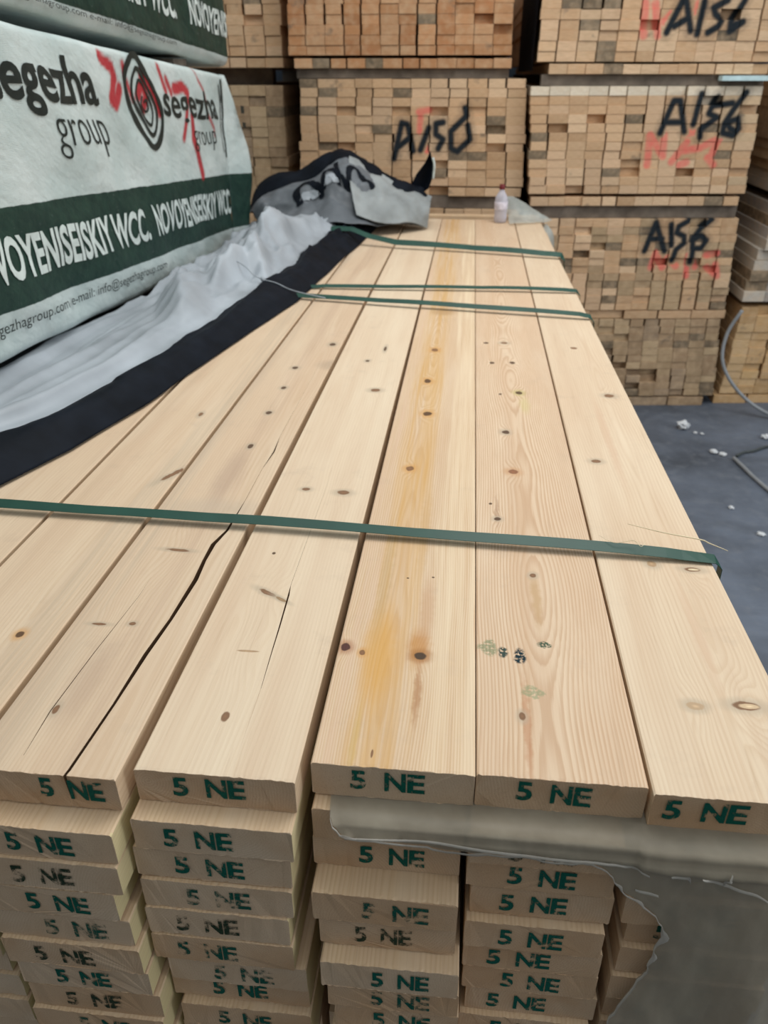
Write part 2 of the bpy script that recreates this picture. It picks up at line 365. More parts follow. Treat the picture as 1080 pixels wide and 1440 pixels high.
def plank_mesh(wf, wb, shift, L, seed, nx=40, cracks=(), notch=None, jit=0.0007):
    """lofted sawn board: rough front rim, eased edges, optional splits opened in the top face"""
    R = random.Random(seed)
    ys = sorted(set([0.0, 0.004, 0.02] + [c[0] for cr in cracks for c in cr[0]] + [L * k / 5 for k in range(1, 5)] + [L]))
    ys = [y for y in ys if 0 <= y <= L]
    def hw(y): return (wf + (wb - wf) * y / L) / 2
    V = []; Fc = []; mi = []; rings = []
    for y in ys:
        w = hw(y); cx = shift * y / L; ring = []
        xs = [(-1 + 2 * k / nx) * (w - 0.0018) for k in range(nx + 1)]
        cuts = []
        for cr, full in cracks:                      # a split: two lips and a bottom
            cy = [c[0] for c in cr]; x0 = interp(cy, [c[1] for c in cr], min(max(y, cy[0]), cy[-1]))
            inside = cy[0] - 1e-6 <= y <= cy[-1] + 1e-6
            g = max(0.00003, interp(cy, [c[2] for c in cr], y)) if inside else 0.00003
            cuts.append((x0, g, -(0.036 if full else 0.006) * min(1, g / 0.0012) if inside else -0.0002))
        cuts.sort()
        lo = cx - w + 0.0018; top = []; m = max(3, nx // (len(cuts) + 1))
        for x0, g, dp in cuts + [(None, 0, 0)]:
            hi = cx + w - 0.0018 if x0 is None else x0 - g
            top += [(lo + (hi - lo) * k / m, 0.0) for k in range(m + 1)]
            if x0 is not None:
                top.append((x0, dp)); lo = x0 + g
        for x, z in top:
            ring.append((x, z))
        ring += [(cx + w, -0.0018), (cx + w, -THK * 0.5), (cx + w, -THK + 0.0018)]
        ring += [(cx - x, -THK) for x in xs]
        ring += [(cx - w, -THK + 0.0018), (cx - w, -THK * 0.5), (cx - w, -0.0018)]
        rings.append((y, ring))
    n = max(len(r) for _, r in rings)
    idx = []
    for y, ring in rings:
        row = []
        for x, z in ring:
            jy = y + (R.uniform(-jit, jit) if y == 0 else 0); jz = z + (R.uniform(-jit, jit * 0.3) if y == 0 else 0)
            if y == 0 and notch and z < -THK * 0.5 and x < notch: jy += 0.0
            row.append(len(V)); V.append((x, jy, jz))
        idx.append(row)
    for a, b in zip(idx, idx[1:]):
        if len(a) == len(b):
            m = len(a)
            for k in range(m):
                Fc.append((a[k], a[(k + 1) % m], b[(k + 1) % m], b[k]))
                p, q = V[a[k]], V[a[(k + 1) % m]]; lowz = min(p[2], q[2])
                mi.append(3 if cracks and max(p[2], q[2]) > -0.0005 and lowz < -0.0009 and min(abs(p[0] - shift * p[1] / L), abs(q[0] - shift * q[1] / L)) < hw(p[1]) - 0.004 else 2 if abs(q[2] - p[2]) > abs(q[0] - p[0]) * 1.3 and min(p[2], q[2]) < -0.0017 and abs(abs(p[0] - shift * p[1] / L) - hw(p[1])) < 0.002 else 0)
    Fc.append(tuple(idx[0][::-1])); mi.append(1)
    Fc.append(tuple(idx[-1])); mi.append(1)
    return V, Fc, mi

def same_counts(cracks, wf):
    return cracks

_stamp_cache = {}
def stamp_mesh(width, height, bold=True):
    """the letters 5 NE as flat ink, from the built-in font"""
    cu = bpy.data.curves.new('stamp_text', 'FONT'); cu.body = '5'; cu.size = 1.0; cu.offset = 0.028; cu.resolution_u = 3
    out = []
    for body, x0, x1 in (('5', 0.0, 0.215), ('N', 0.46, 0.745), ('E', 0.765, 1.0)):
        cu.body = body
        ob = bpy.data.objects.new('tmp', cu); COL.objects.link(ob)
        dg = bpy.context.evaluated_depsgraph_get(); dg.update()
        me = bpy.data.meshes.new_from_object(ob.evaluated_get(dg))
        bpy.data.objects.remove(ob)
        vs_ = [v.co.copy() for v in me.vertices]; mnx = min(v.x for v in vs_); mxx = max(v.x for v in vs_); mny = min(v.y for v in vs_); mxy = max(v.y for v in vs_)
        base = len(out and out[0] or [])
        V = [((x0 + (v.x - mnx) / (mxx - mnx) * (x1 - x0) - 0.5) * width, ((v.y - mny) / (mxy - mny) - 0.5) * height) for v in vs_]
        F_ = [tuple(p.vertices) for p in me.polygons]
        if not out: out = [[], []]
        base = len(out[0]); out[0] += V; out[1] += [tuple(i + base for i in f) for f in F_]
        bpy.data.meshes.remove(me)
    bpy.data.curves.remove(cu)
    return out
STAMP = stamp_mesh(1.0, 1.0)

def add_stamp(root, xc, zc, w, h, mat, R, cut=None):
    V = []
    ang = R.uniform(-0.04, 0.04)
    for x, z in STAMP[0]:
        X = x * w; Z = z * h
        zz = min(max(zc + Z + ang * X, -THK + 0.002), -0.002)
        V.append((xc + X, -0.0013, zz))
    o = link_mesh('grade_stamp', V, STAMP[1], mat, root)
    o['label'] = 'green stencilled 5 NE'
    return o

cols = {  # front XL, XR of each column; back XL, XR
    'W': (-1.045, -0.885, -1.04, -0.88), 'Y': (-0.875, -0.690, -0.86, -0.68), 'Z': (-0.684, -0.520, -0.66, -0.485),
    'A': (-0.512, -0.342, -0.478, -0.312), 'B': (-0.329, -0.152, -0.306, -0.133), 'C': (-0.140, 0.0365, -0.131, 0.0374),
    'D': (0.0405, 0.2195, 0.039, 0.236), 'E': (0.2235, 0.404, 0.240, 0.369)}

PALE = (0.76, 0.60, 0.41, 1); RING = (0.60, 0.41, 0.24, 1)
DK = (0.085, 0.045, 0.025, 1); KN = (0.20, 0.10, 0.05, 1)
def loc_knots(col, yf, L):
    xc = (cols[col][0] + cols[col][1]) / 2
    return [((kx - xc), ky - yf, a, b, d, h, rot) for kx, ky, a, b, d, h, rot in L]
def loc_st(col, yf, L):
    xc = (cols[col][0] + cols[col][1]) / 2
    return [(sx - xc, sy - yf) + tuple(r) for sx, sy, *r in L]
PINKH = (0.58, 0.36, 0.22, 1); ORH = (0.60, 0.30, 0.09, 1); GREYH = (0.45, 0.36, 0.26, 1)
top_mats = {
 'Z': wood_face('top_plank_grain', (0.70, 0.54, 0.38, 1), RING, 190, 0.04, 0.26, seed=1.0,
        bands=[(0.045, 0.10, 0.012, (0.49, 0.38, 0.27, 1), 0.6), (-0.05, -0.02, 0.01, (0.55, 0.40, 0.27, 1), 0.5)],
        knots=loc_knots('Z', 0.50, [(-0.567, 0.759, 0.006, 0.008, DK, ORH, 0), (-0.563, 1.528, 0.005, 0.012, KN, GREYH, 0), (-0.525, 1.239, 0.006, 0.03, KN, GREYH, 0.5)])),
 'Y': wood_face('far_top_plank_grain', (0.70, 0.54, 0.38, 1), RING, 190, 0.02, 0.22, seed=2.0),
 'A': wood_face('split_plank_grain', (0.68, 0.52, 0.365, 1), (0.54, 0.36, 0.22, 1), 180, 0.06, 0.30, seed=3.0,
        bands=[(-0.10, -0.045, 0.012, (0.47, 0.365, 0.265, 1), 0.65), (0.015, 0.045, 0.008, (0.52, 0.36, 0.25, 1), 0.6)],
        knots=loc_knots('A', 0.537, [(-0.454, 0.631, 0.004, 0.008, KN, GREYH, 0), (-0.471, 0.792, 0.011, 0.003, KN, GREYH, 0), (-0.426, 0.797, 0.005, 0.004, KN, GREYH, 0), (-0.427, 0.985, 0.020, 0.004, KN, GREYH, 0.05),
              (-0.355, 2.06, 0.009, 0.014, DK, GREYH, 0), (-0.419, 1.856, 0.008, 0.010, DK, GREYH, 0), (-0.417, 1.712, 0.007, 0.009, DK, GREYH, 0), (-0.416, 1.555, 0.007, 0.009, DK, GREYH, 0), (-0.412, 1.378, 0.006, 0.010, DK, GREYH, 0)]),
        stains=loc_st('A', 0.537, [(-0.329, 1.888, 0.05, 0.05, (0.38, 0.28, 0.2, 1), 0.5), (-0.42, 1.25, 0.03, 0.16, (0.42, 0.29, 0.21, 1), 0.45), (-0.44, 0.68, 0.03, 0.10, (0.42, 0.29, 0.21, 1), 0.4), (-0.41, 1.12, 0.12, 0.05, (0.50, 0.40, 0.30, 1), 0.45)])),
 'B': wood_face('pale_plank_grain', (0.75, 0.605, 0.44, 1), (0.62, 0.45, 0.285, 1), 170, -0.05, 0.20, seed=4.0, streak_amt=0.14,
        knots=loc_knots('B', 0.554, [(-0.252, 0.64, 0.005, 0.009, KN, None, 0), (-0.275, 0.992, 0.003, 0.004, DK, None, 0), (-0.242, 1.931, 0.006, 0.009, DK, GREYH, 0), (-0.206, 2.037, 0.004, 0.022, DK, GREYH, 0), (-0.266, 1.208, 0.008, 0.006, KN, GREYH, 0), (-0.197, 1.202, 0.012, 0.008, KN, GREYH, 0), (-0.197, 1.72, 0.012, 0.01, KN, GREYH, 0),
              (-0.262, 0.888, 0.016, 0.0045, KN, GREYH, 0.55), (-0.238, 0.874, 0.012, 0.003, (0.3, 0.19, 0.1, 1), GREYH, 0.55), (-0.255, 0.758, 0.016, 0.0022, (0.4, 0.26, 0.15, 1), None, 0)])),
 'C': wood_face('orange_stained_plank_grain', (0.71, 0.535, 0.36, 1), (0.48, 0.27, 0.12, 1), 300, -0.02, 0.50, seed=6.0, streak=(0.52, 0.30, 0.12, 1), streak_amt=0.30, hmax=0.05,
        bands=[(-0.055, 0.012, 0.014, (0.60, 0.345, 0.12, 1), 0.80), (0.038, 0.10, 0.004, (0.78, 0.62, 0.43, 1), 0.80), (-0.10, -0.062, 0.01, (0.66, 0.45, 0.32, 1), 0.5)],
        stains=loc_st('C', 0.581, [(-0.085, 0.765, 0.030, 0.13, (0.64, 0.33, 0.07, 1), 0.65), (-0.036, 0.785, 0.020, 0.05, (0.50, 0.22, 0.05, 1), 0.75), (-0.033, 0.70, 0.006, 0.07, (0.40, 0.19, 0.08, 1), 0.7), (-0.030, 0.87, 0.014, 0.10, (0.50, 0.27, 0.14, 1), 0.5), (-0.095, 0.95, 0.012, 0.20, (0.48, 0.30, 0.12, 1), 0.45), (-0.045, 1.1, 0.012, 0.2, (0.55, 0.32, 0.12, 1), 0.5), (-0.098, 0.62, 0.006, 0.07, (0.56, 0.38, 0.12, 1), 0.4),
              (-0.062, 2.42, 0.05, 0.05, (0.42, 0.24, 0.10, 1), 0.6), (-0.065, 1.9, 0.02, 0.4, (0.62, 0.36, 0.12, 1), 0.3)]),
        knots=loc_knots('C', 0.581, [(-0.131, 0.777, 0.0065, 0.008, (0.06, 0.02, 0.02, 1), (0.36, 0.15, 0.07, 1), 0), (-0.033, 0.769, 0.0085, 0.008, (0.05, 0.035, 0.025, 1), (0.34, 0.14, 0.04, 1), 0), (-0.108, 0.768, 0.004, 0.006, KN, ORH, 0), (-0.062, 0.943, 0.0022, 0.002, DK, None, 0), (-0.025, 0.949, 0.0022, 0.002, DK, None, 0), (-0.076, 0.60, 0.0015, 0.006, KN, None, 0),
              (-0.072, 2.038, 0.010, 0.014, KN, ORH, 0), (-0.078, 1.791, 0.009, 0.014, DK, ORH, 0), (-0.067, 1.583, 0.010, 0.013, DK, ORH, 0), (-0.086, 1.308, 0.008, 0.011, KN, ORH, 0)])),
 'D': wood_face('ink_dabbed_plank_grain', (0.72, 0.545, 0.38, 1), (0.46, 0.26, 0.14, 1), 260, -0.005, 0.58, seed=8.0, streak=(0.52, 0.31, 0.17, 1), streak_amt=0.22, hmax=0.07, warp=0.009,
        bands=[(-0.045, -0.012, 0.010, (0.58, 0.37, 0.22, 1), 0.5)],
        stains=loc_st('D', 0.584, [(0.125, 0.91, 0.010, 0.085, (0.48, 0.29, 0.13, 1), 0.6), (0.098, 0.66, 0.006, 0.10, (0.46, 0.20, 0.09, 1), 0.6), (0.076, 1.16, 0.005, 0.07, (0.35, 0.2, 0.12, 1), 0.5), (0.15, 1.66, 0.016, 0.07, (0.60, 0.5, 0.22, 1), 0.5)]),
        ink=loc_st('D', 0.584, [(0.074, 0.788, 0.007, 0.012, lin(16, 56, 52), 0.95), (0.096, 0.784, 0.009, 0.014, lin(12, 42, 50), 1.0), (0.130, 0.808, 0.010, 0.007, lin(28, 72, 52), 0.9), (0.055, 0.795, 0.014, 0.016, lin(60, 110, 70), 0.55), (0.108, 0.717, 0.016, 0.010, lin(110, 140, 100), 0.5)]),
        knots=loc_knots('D', 0.584, [(0.065, 1.187, 0.003, 0.004, DK, None, 0), (0.076, 1.135, 0.006, 0.006, DK, GREYH, 0), (0.124, 0.97, 0.005, 0.006, KN, GREYH, 0), (0.093, 0.675, 0.004, 0.007, KN, GREYH, 0), (0.069, 2.117, 0.008, 0.009, DK, None, 0), (0.119, 2.122, 0.010, 0.008, KN, GREYH, 0), (0.082, 1.947, 0.007, 0.009, DK, None, 0), (0.135, 1.952, 0.008, 0.010, DK, None, 0), (0.097, 1.722, 0.004, 0.006, DK, None, 0), (0.141, 1.736, 0.009, 0.011, DK, (0.5, 0.42, 0.15, 1), 0), (0.102, 1.502, 0.008, 0.010, DK, GREYH, 0), (0.11, 1.316, 0.010, 0.010, (0.24, 0.10, 0.05, 1), (0.55, 0.30, 0.15, 1), 0)])),
 'E': wood_face('outer_plank_grain', (0.73, 0.58, 0.415, 1), (0.55, 0.37, 0.225, 1), 200, 0.03, 0.32, seed=11.0,
        knots=loc_knots('E', 0.577, [(0.365, 1.012, 0.013, 0.006, KN, GREYH, 0), (0.367, 1.012, 0.009, 0.003, (0.7, 0.55, 0.36, 1), None, 0), (0.307, 1.022, 0.008, 0.009, (0.42, 0.27, 0.15, 1), GREYH, 0), (0.358, 0.720, 0.016, 0.008, KN, GREYH, 0), (0.361, 0.720, 0.012, 0.0045, (0.66, 0.48, 0.30, 1), None, 0), (0.298, 0.714, 0.010, 0.007, (0.48, 0.33, 0.2, 1), GREYH, 0), (0.307, 2.096, 0.010, 0.010, KN, None, 0), (0.349, 1.739, 0.012, 0.010, KN, GREYH, 0), (0.271, 1.379, 0.010, 0.008, KN, GREYH, 0)]),
        stains=loc_st('E', 0.577, [(0.31, 1.5, 0.012, 0.30, (0.62, 0.42, 0.28, 1), 0.6), (0.335, 0.85, 0.010, 0.16, (0.62, 0.42, 0.28, 1), 0.5), (0.38, 0.66, 0.006, 0.06, (0.42, 0.30, 0.2, 1), 0.5)])),
}
top_mats['W'] = top_mats['Y']
topname = {'W': 'top plank under the black tarp edge beside the wrapped packs', 'Y': 'top plank partly covered by the black tarp edge',
           'Z': 'top plank with one small round dark knot between split plank and tarp', 'A': 'split top plank with a long dark crack along its face',
           'B': 'pale top plank with a long slanted knot, beside the split plank', 'C': 'orange-stained top plank with two big dark knots',
           'D': 'top plank with green ink dabs and arched grain', 'E': 'outermost top plank with two oval knots at the aisle edge'}
colname = {'Z': 'small-knot', 'A': 'split', 'B': 'pale slant-knot', 'C': 'orange-stained', 'D': 'ink-dabbed', 'E': 'aisle-edge'}
ORD = ['', 'first', 'second', 'third', 'fourth', 'fifth', 'sixth', 'seventh', 'eighth', 'ninth', 'tenth', 'eleventh', 'twelfth', 'thirteenth', 'fourteenth', 'fifteenth']
# per plank: layer -> (XL, XR, Yfront, stamp x0, stamp x1, ink, end material)
FRONT = {
 'A': {0: (-.512, -.342, .537, -.430, -.358, 'g'), 1: (-.517, -.343, .507, -.466, -.390, 'g'), 2: (-.520, -.344, .503, -.470, -.398, 'k'), 3: (-.530, -.357, .504, -.465, -.390, 'g'), 4: (-.522, -.348, .506, -.455, -.378, 'w'), 5: (-.515, -.343, .501, -.477, -.402, 'k'), 6: (-.509, -.341, .504, -.462, -.392, 'g'), 7: (-.506, -.334, .505, -.460, -.385, 'k'), 8: (-.51, -.335, .500, -.45, -.38, 'w'), 9: (-.505, -.33, .51, -.45, -.38, 'w')},
 'B': {0: (-.329, -.152, .554, -.288, -.207, 'g'), 1: (-.331, -.153, .5285, -.297, -.219, 'g'), 2: (-.338, -.158, .5315, -.292, -.212, 'g'), 3: (-.336, -.159, .528, -.284, -.208, 'w'), 4: (-.337, -.165, .5255, -.302, -.226, 'k'), 5: (-.337, -.163, .5245, -.307, -.232, 'w'), 6: (-.325, -.150, .5285, -.268, -.192, 'w'), 7: (-.330, -.151, .536, -.277, -.205, 'g'), 8: (-.320, -.149, .526, -.272, -.200, 'w'), 9: (-.325, -.15, .53, -.27, -.2, 'w')},
 'C': {0: (-.140, .0382, .5815, -.097, -.015, 'g'), 1: (-.138, .030, .563, 0, 0, ''), 2: (-.140, .028, .567, -.087, -.012, 'g'), 3: (-.137, .028, .5305, -.080, -.004, 'w'), 4: (-.131, .028, .534, -.090, -.022, 'k'), 5: (-.128, .034, .512, -.068, .000, 'g'), 6: (-.122, .036, .5165, -.070, .002, 'w'), 7: (-.115, .038, .519, -.068, .004, 'g'), 8: (-.12, .036, .51, -.07, 0, 'w'), 9: (-.12, .035, .52, -.07, 0, 'w')},
 'D': {0: (.0396, .2195, .584, .083, .163, 'g'), 1: (.036, .198, .549, .078, .154, 'k'), 2: (.036, .197, .556, .081, .156, 'g'), 3: (.042, .202, .558, .076, .152, 'g'), 4: (.038, .197, .5475, .078, .152, 'g'), 5: (.039, .202, .5525, .068, .143, 'g'), 6: (.041, .204, .555, .088, .160, 'g'), 7: (.047, .210, .5575, .074, .148, 'g'), 8: (.04, .205, .55, .08, .155, 'g'), 9: (.04, .2, .555, .08, .15, 'g')},
 'E': {0: (.2235, .404, .577, .236, .322, 'g'), 1: (.223, .40, .575, .26, .34, 'w'), 2: (.222, .398, .570, .26, .34, 'w'), 3: (.216, .395, .562, .26, .34, 'g'), 4: (.228, .40, .572, .26, .34, 'w'), 5: (.224, .40, .565, .26, .34, 'g'), 6: (.220, .40, .56, .26, .34, 'w'), 7: (.222, .40, .566, .26, .34, 'g'), 8: (.22, .40, .56, .26, .34, 'w'), 9: (.22, .4, .565, .26, .34, 'w')},
 'Z': {0: (-.684, -.520, .50, 0, 0, ''), 1: (-.70, -.525, .50, 0, 0, ''), 2: (-.70, -.528, .51, 0, 0, ''), 3: (-.70, -.536, .50, 0, 0, ''), 4: (-.70, -.530, .51, 0, 0, ''), 5: (-.70, -.525, .505, 0, 0, ''), 6: (-.70, -.530, .515, 0, 0, ''), 7: (-.70, -.522, .512, 0, 0, ''), 8: (-.69, -.520, .508, 0, 0, ''), 9: (-.69, -.52, .51, 0, 0, '')},
 'Y': {0: (-.875, -.690, .49, 0, 0, '')}, 'W': {0: (-1.045, -.885, .50, 0, 0, '')},
}
INK = {'g': 'green', 'w': 'green_worn', 'k': 'black_worn'}
ci = 0
for c in 'WYZABCDE':
    for k, (xl, xr, yf, s0, s1, ink) in FRONT[c].items():
        ci += 1
        zt = TOP - PITCH * k - 0.0006 * (ci % 3)
        xc = (xl + xr) / 2; wf = xr - xl
        if k == 0:
            bl, br = cols[c][2], cols[c][3]
        else:
            bl, br = xl + 0.004, xr + 0.004
        cr = ()
        if c == 'A' and k == 0:
            pts = [(-0.398, 0.537, .0016), (-0.3965, 0.545, .0018), (-0.389, 0.646, .0018), (-0.385, 0.737, .0030), (-0.378, 0.812, .0026), (-0.374, 0.908, .0036), (-0.377, 0.96, .0030), (-0.377, 1.007, .0038), (-0.367, 1.052, .0022), (-0.364, 1.15, .0003), (-0.364, 1.277, .0002), (-0.359, 1.357, .0014), (-0.363, 1.425, .0002)]
            pts2 = [(-0.456, 0.560, .0002), (-0.459, 0.627, .0006), (-0.453, 0.73, .0005), (-0.442, 0.86, .0002)]
            cr = ((tuple((y - yf, x - xc, g) for x, y, g in pts), True), (tuple((y - yf, x - xc, g) for x, y, g in pts2), False),)
        if c == 'B' and k == 0:
            pts = [(-0.222, 0.691, .0002), (-0.2245, 0.76, .0006), (-0.226, 0.812, .0009), (-0.229, 0.885, .0012), (-0.231, 0.91, .0002)]
            cr = ((tuple((y - yf, x - xc, g) for x, y, g in pts), False),)
        V, Fc, mi = plank_mesh(wf, br - bl, (bl + br) / 2 - xc, (3.6 if c == 'W' else YEND) + rnd.uniform(-.02, .02) - yf, 100 + ci, cracks=cr)
        em = M['end_grey'] if (c in 'AB' and k in (1, 2, 3, 4, 6)) or (c == 'C' and k in (0, 5)) or c == 'Z' else M['end']
        fm = top_mats[c] if k == 0 else M['side']
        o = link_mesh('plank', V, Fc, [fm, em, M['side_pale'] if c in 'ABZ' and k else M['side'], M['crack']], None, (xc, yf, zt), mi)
        if k == 0:
            tag(o, topname[c], 'plank', 'planks of the front pack')
        else:
            st = ', stamped 5 NE' if ink and c != 'E' else ''
            tag(o, f'sawn plank, {ORD[k]} one down under the {colname[c]} top plank{st}', 'plank', 'planks of the front pack')
        if ink:
            R = random.Random(ci)
            add_stamp(o, (s0 + s1) / 2 - xc, -THK * 0.5 + (0.004 if k == 0 else 0.0), s1 - s0, 0.029, M[INK[ink]], R)

# the courses hidden under the visible ones carry the pack down to the floor
vv, ff = [], []
for k in range(10, 20):
    for c in 'YZABCDE':
        xl, xr = cols[c][0], cols[c][1]
        v, f = box_vf(xl + .002, xr - .002, 0.575 + 0.01 * ((k * 7 + ord(c)) % 4), YEND, TOP - PITCH * k - THK, TOP - PITCH * k)
        b = len(vv); vv += v; ff += [tuple(i + b for i in q) for q in f]
for k in range(1, 10):
    v, f = box_vf(cols['Y'][0] + .002, -0.705, 0.53, YEND, TOP - PITCH * k - THK, TOP - PITCH * k)
    b = len(vv); vv += v; ff += [tuple(i + b for i in q) for q in f]
o = link_mesh('lower_planks', vv, ff, M['side']); tag(o, 'lower courses of sawn planks under the front pack', 'planks', kind='stuff')
for i, y in enumerate((0.8, 2.3, 3.9)):
    v, f = box_vf(-0.90, 0.41, -0.05, 0.05, 0, 0.1025)
    o = link_mesh('bearer', v, f, M['bearer'], None, (0, y, 0)); tag(o, ['grey wooden bearer under the stamped front end of the plank pack', 'grey wooden bearer under the middle of the plank pack', 'grey wooden bearer under the far end of the plank pack'][i], 'bearer', 'bearers under the front pack')

# ------------------------------------------------------------------ green straps
def strap(name, label, pts, w, lift_noise, seed, tilt=0.0):
    """a flat plastic band: centre line points, laid across the pack and bent down over its edge"""
    P = []
    for a, b in zip(pts, pts[1:]):
        n = max(2, int((Vector(b) - Vector(a)).length / 0.02))
        for i in range(n): P.append(Vector(a).lerp(Vector(b), i / n))
    P.append(Vector(pts[-1]))
    V, Fc = [], []
    th = 0.0009
    for i, p in enumerate(P):
        t = (P[min(i + 1, len(P) - 1)] - P[max(i - 1, 0)]).normalized()
        side = Vector((0, 1, 0)) - t * t.y; side.normalize()
        nrm = side.cross(t)
        if nrm.z < -0.2 or (abs(nrm.z) <= 0.2 and nrm.x < 0): nrm = -nrm
        tw = noise.noise(Vector((p.x * 4, seed, p.z * 3))) * lift_noise + tilt * max(0, min(1, (p.z - 1.095) / .012))
        q = p + nrm * (abs(noise.noise(Vector((p.x * 3 + 9, seed, p.z)))) * 0.006 * (lift_noise > 0))
        s2 = (side + nrm * tw).normalized(); nrm = s2.cross(t) if s2.cross(t).dot(nrm) > 0 else -s2.cross(t)
        for sx, sz in ((-1, 0), (1, 0), (1, 1), (-1, 1)):
            V.append(q + s2 * (sx * w / 2) + nrm * (sz * th))
    for i in range(len(P) - 1):
        for k in range(4):
            Fc.append((i * 4 + k, i * 4 + (k + 1) % 4, i * 4 + 4 + (k + 1) % 4, i * 4 + 4 + k))
    Fc.append((0, 1, 2, 3)); n = (len(P) - 1) * 4; Fc.append((n + 3, n + 2, n + 1, n))
    o = link_mesh(name, V, Fc, M['strap'])
    return tag(o, label, 'strap', 'green straps round the plank pack')
strap('strapping_band', 'widest-looking green strap, crossing the split and stained planks near their stamped ends', [(-.98, 1.08, 1.103), (-.80, 1.077, 1.112), (-.3, 1.065, 1.113), (0.0, 1.052, 1.112), (.33, 1.039, 1.109), (.403, 1.036, 1.103), (.412, 1.036, 1.092), (.414, 1.034, .60)], .021, 0.12, 1, .25)
strap('strapping_band', 'green strap slanting out from under the tarp, lower of the close far pair', [(-.62, 2.56, 1.103), (-.5595, 2.54, 1.112), (-.15, 2.465, 1.1165), (.1, 2.43, 1.115), (.355, 2.39, 1.114), (.385, 2.387, 1.109), (.398, 2.386, 1.092), (.416, 2.386, .60)], .021, 0.2, 2, .45)
strap('strapping_band', 'green strap running straight across, upper of the close far pair', [(-.60, 2.67, 1.103), (-.4885, 2.686, 1.109), (-.1, 2.70, 1.112), (.1, 2.71, 1.112), (.345, 2.713, 1.110), (.381, 2.7136, 1.107), (.394, 2.713, 1.092), (.416, 2.713, .60)], .020, 0.2, 3, .30)
strap('strapping_band', 'farthest green strap, by the bunched tarp end of the pack', [(-.60, 3.53, 1.158), (-.50, 3.50, 1.162), (-.42, 3.47, 1.140), (-.3, 3.43, 1.123), (0, 3.37, 1.121), (.345, 3.285, 1.117), (.382, 3.279, 1.114), (.396, 3.279, 1.094), (.418, 3.279, .60)], .028, 0.3, 4, .75)

# splinters by the nearest strap
for lab, pts, r in (('pale wood splinter lying across the green strap at the aisle edge', [(.28, 1.10, 1.1225), (.33, 1.072, 1.126), (.385, 1.065, 1.121), (.40, 1.063, 1.116), (.425, 1.05, 1.112)], .0011),
                    ('curled pale fibre shaving on the green strap over the dark seam', [(.23, 1.062, 1.121), (.252, 1.045, 1.119), (.28, 1.046, 1.124), (.29, 1.035, 1.121), (.30, 1.05, 1.121)], .0005)):
    c = catmull(pts, 24); V, Fc = tube_vf(c, [r * (0.3 + 0.7 * math.sin(math.pi * min(1, (i + 1) / 26))) for i in range(25)], 5)
    o = link_mesh('splinter', V, Fc, M['splinter'], smooth=True); tag(o, lab, 'splinter')

# ------------------------------------------------------------------ stacks of battens beyond
STROKES = {
'M2b': [[(-0.409, 1.359), (-0.369, 1.53), (-0.339, 1.523), (-0.307, 1.398)], [(-0.387, 1.415), (-0.323, 1.463)], [(-0.269, 1.402), (-0.227, 1.507)], [(-0.153, 1.534), (-0.19, 1.527), (-0.189, 1.477), (-0.15, 1.454), (-0.175, 1.409)], [(-0.042, 1.6), (-0.033, 1.564), (-0.111, 1.491), (-0.107, 1.41), (-0.073, 1.397), (-0.009, 1.455), (-0.024, 1.521)]],
'M2r': [[(-0.281, 1.583), (-0.229, 1.59)], [(-0.27, 1.58), (-0.275, 1.49)], [(-0.252, 1.456), (-0.235, 1.399)]],
'R2b': [[(0.662, 1.49), (0.708, 1.635), (0.741, 1.635), (0.786, 1.497)], [(0.69, 1.539), (0.77, 1.539)], [(0.842, 1.666), (0.827, 1.529)], [(0.928, 1.651), (0.908, 1.613), (1.006, 1.625)], [(0.908, 1.613), (0.897, 1.578), (0.94, 1.561), (0.868, 1.506), (0.872, 1.47)], [(1.067, 1.672), (1.02, 1.602), (0.985, 1.535), (0.985, 1.49), (1.04, 1.478), (1.066, 1.51), (1.05, 1.555), (0.998, 1.54), (1.02, 1.51), (1.045, 1.50)]],
'R2r': [[(0.622, 1.34), (0.613, 1.48), (0.697, 1.381), (0.686, 1.48)], [(0.746, 1.354), (0.81, 1.447)], [(0.788, 1.487), (0.844, 1.497)], [(0.788, 1.407), (0.885, 1.421)], [(0.902, 1.431), (0.976, 1.464)], [(0.97, 1.457), (0.948, 1.387)], [(0.932, 1.374), (0.969, 1.34)], [(0.79, 1.34), (0.825, 1.353)]],
'R1b': [[(0.616, 1.927), (0.673, 2.059), (0.691, 2.053), (0.732, 1.935)], [(0.649, 1.953), (0.708, 1.985)], [(0.777, 2.053), (0.766, 1.921)], [(0.888, 2.059), (0.826, 2.028), (0.839, 2.002), (0.875, 1.979), (0.863, 1.953), (0.817, 1.927)], [(0.97, 2.059), (0.921, 1.971), (0.923, 1.933), (0.98, 1.971), (0.938, 1.959)]],
'R1r': [[(0.507, 1.915), (0.495, 2.045)], [(0.576, 1.915), (0.543, 2.045)], [(0.629, 2.002), (0.6, 1.973)], [(0.746, 2.016), (0.751, 2.045)]],
'R3b': [[(0.68, 0.907), (0.72, 1.055), (0.79, 0.907)], [(0.696, 0.97), (0.767, 0.97)], [(0.804, 1.044), (0.824, 0.936)], [(0.896, 1.065), (0.845, 1.035), (0.842, 1.002), (0.884, 0.984), (0.892, 0.947), (0.853, 0.914), (0.842, 0.855)], [(1.020, 1.072), (0.970, 1.028), (0.935, 0.969), (0.942, 0.921), (0.989, 0.921), (1.012, 0.962), (0.977, 0.988), (0.935, 0.962)], [(0.946, 0.917), (0.950, 0.844)]],
'R3r': [[(0.73, 0.819), (0.745, 0.895), (0.794, 0.819)], [(0.794, 0.819), (0.812, 0.872), (0.868, 0.826)], [(0.938, 0.772), (0.928, 0.883)], [(0.944, 0.883), (0.981, 0.818)], [(1.031, 0.883), (1.084, 0.894)], [(1.045, 0.818), (1.11, 0.771), (1.089, 0.833)]],
}
BLACK = (0.018, 0.024, 0.030); RED = (0.80, 0.15, 0.13)
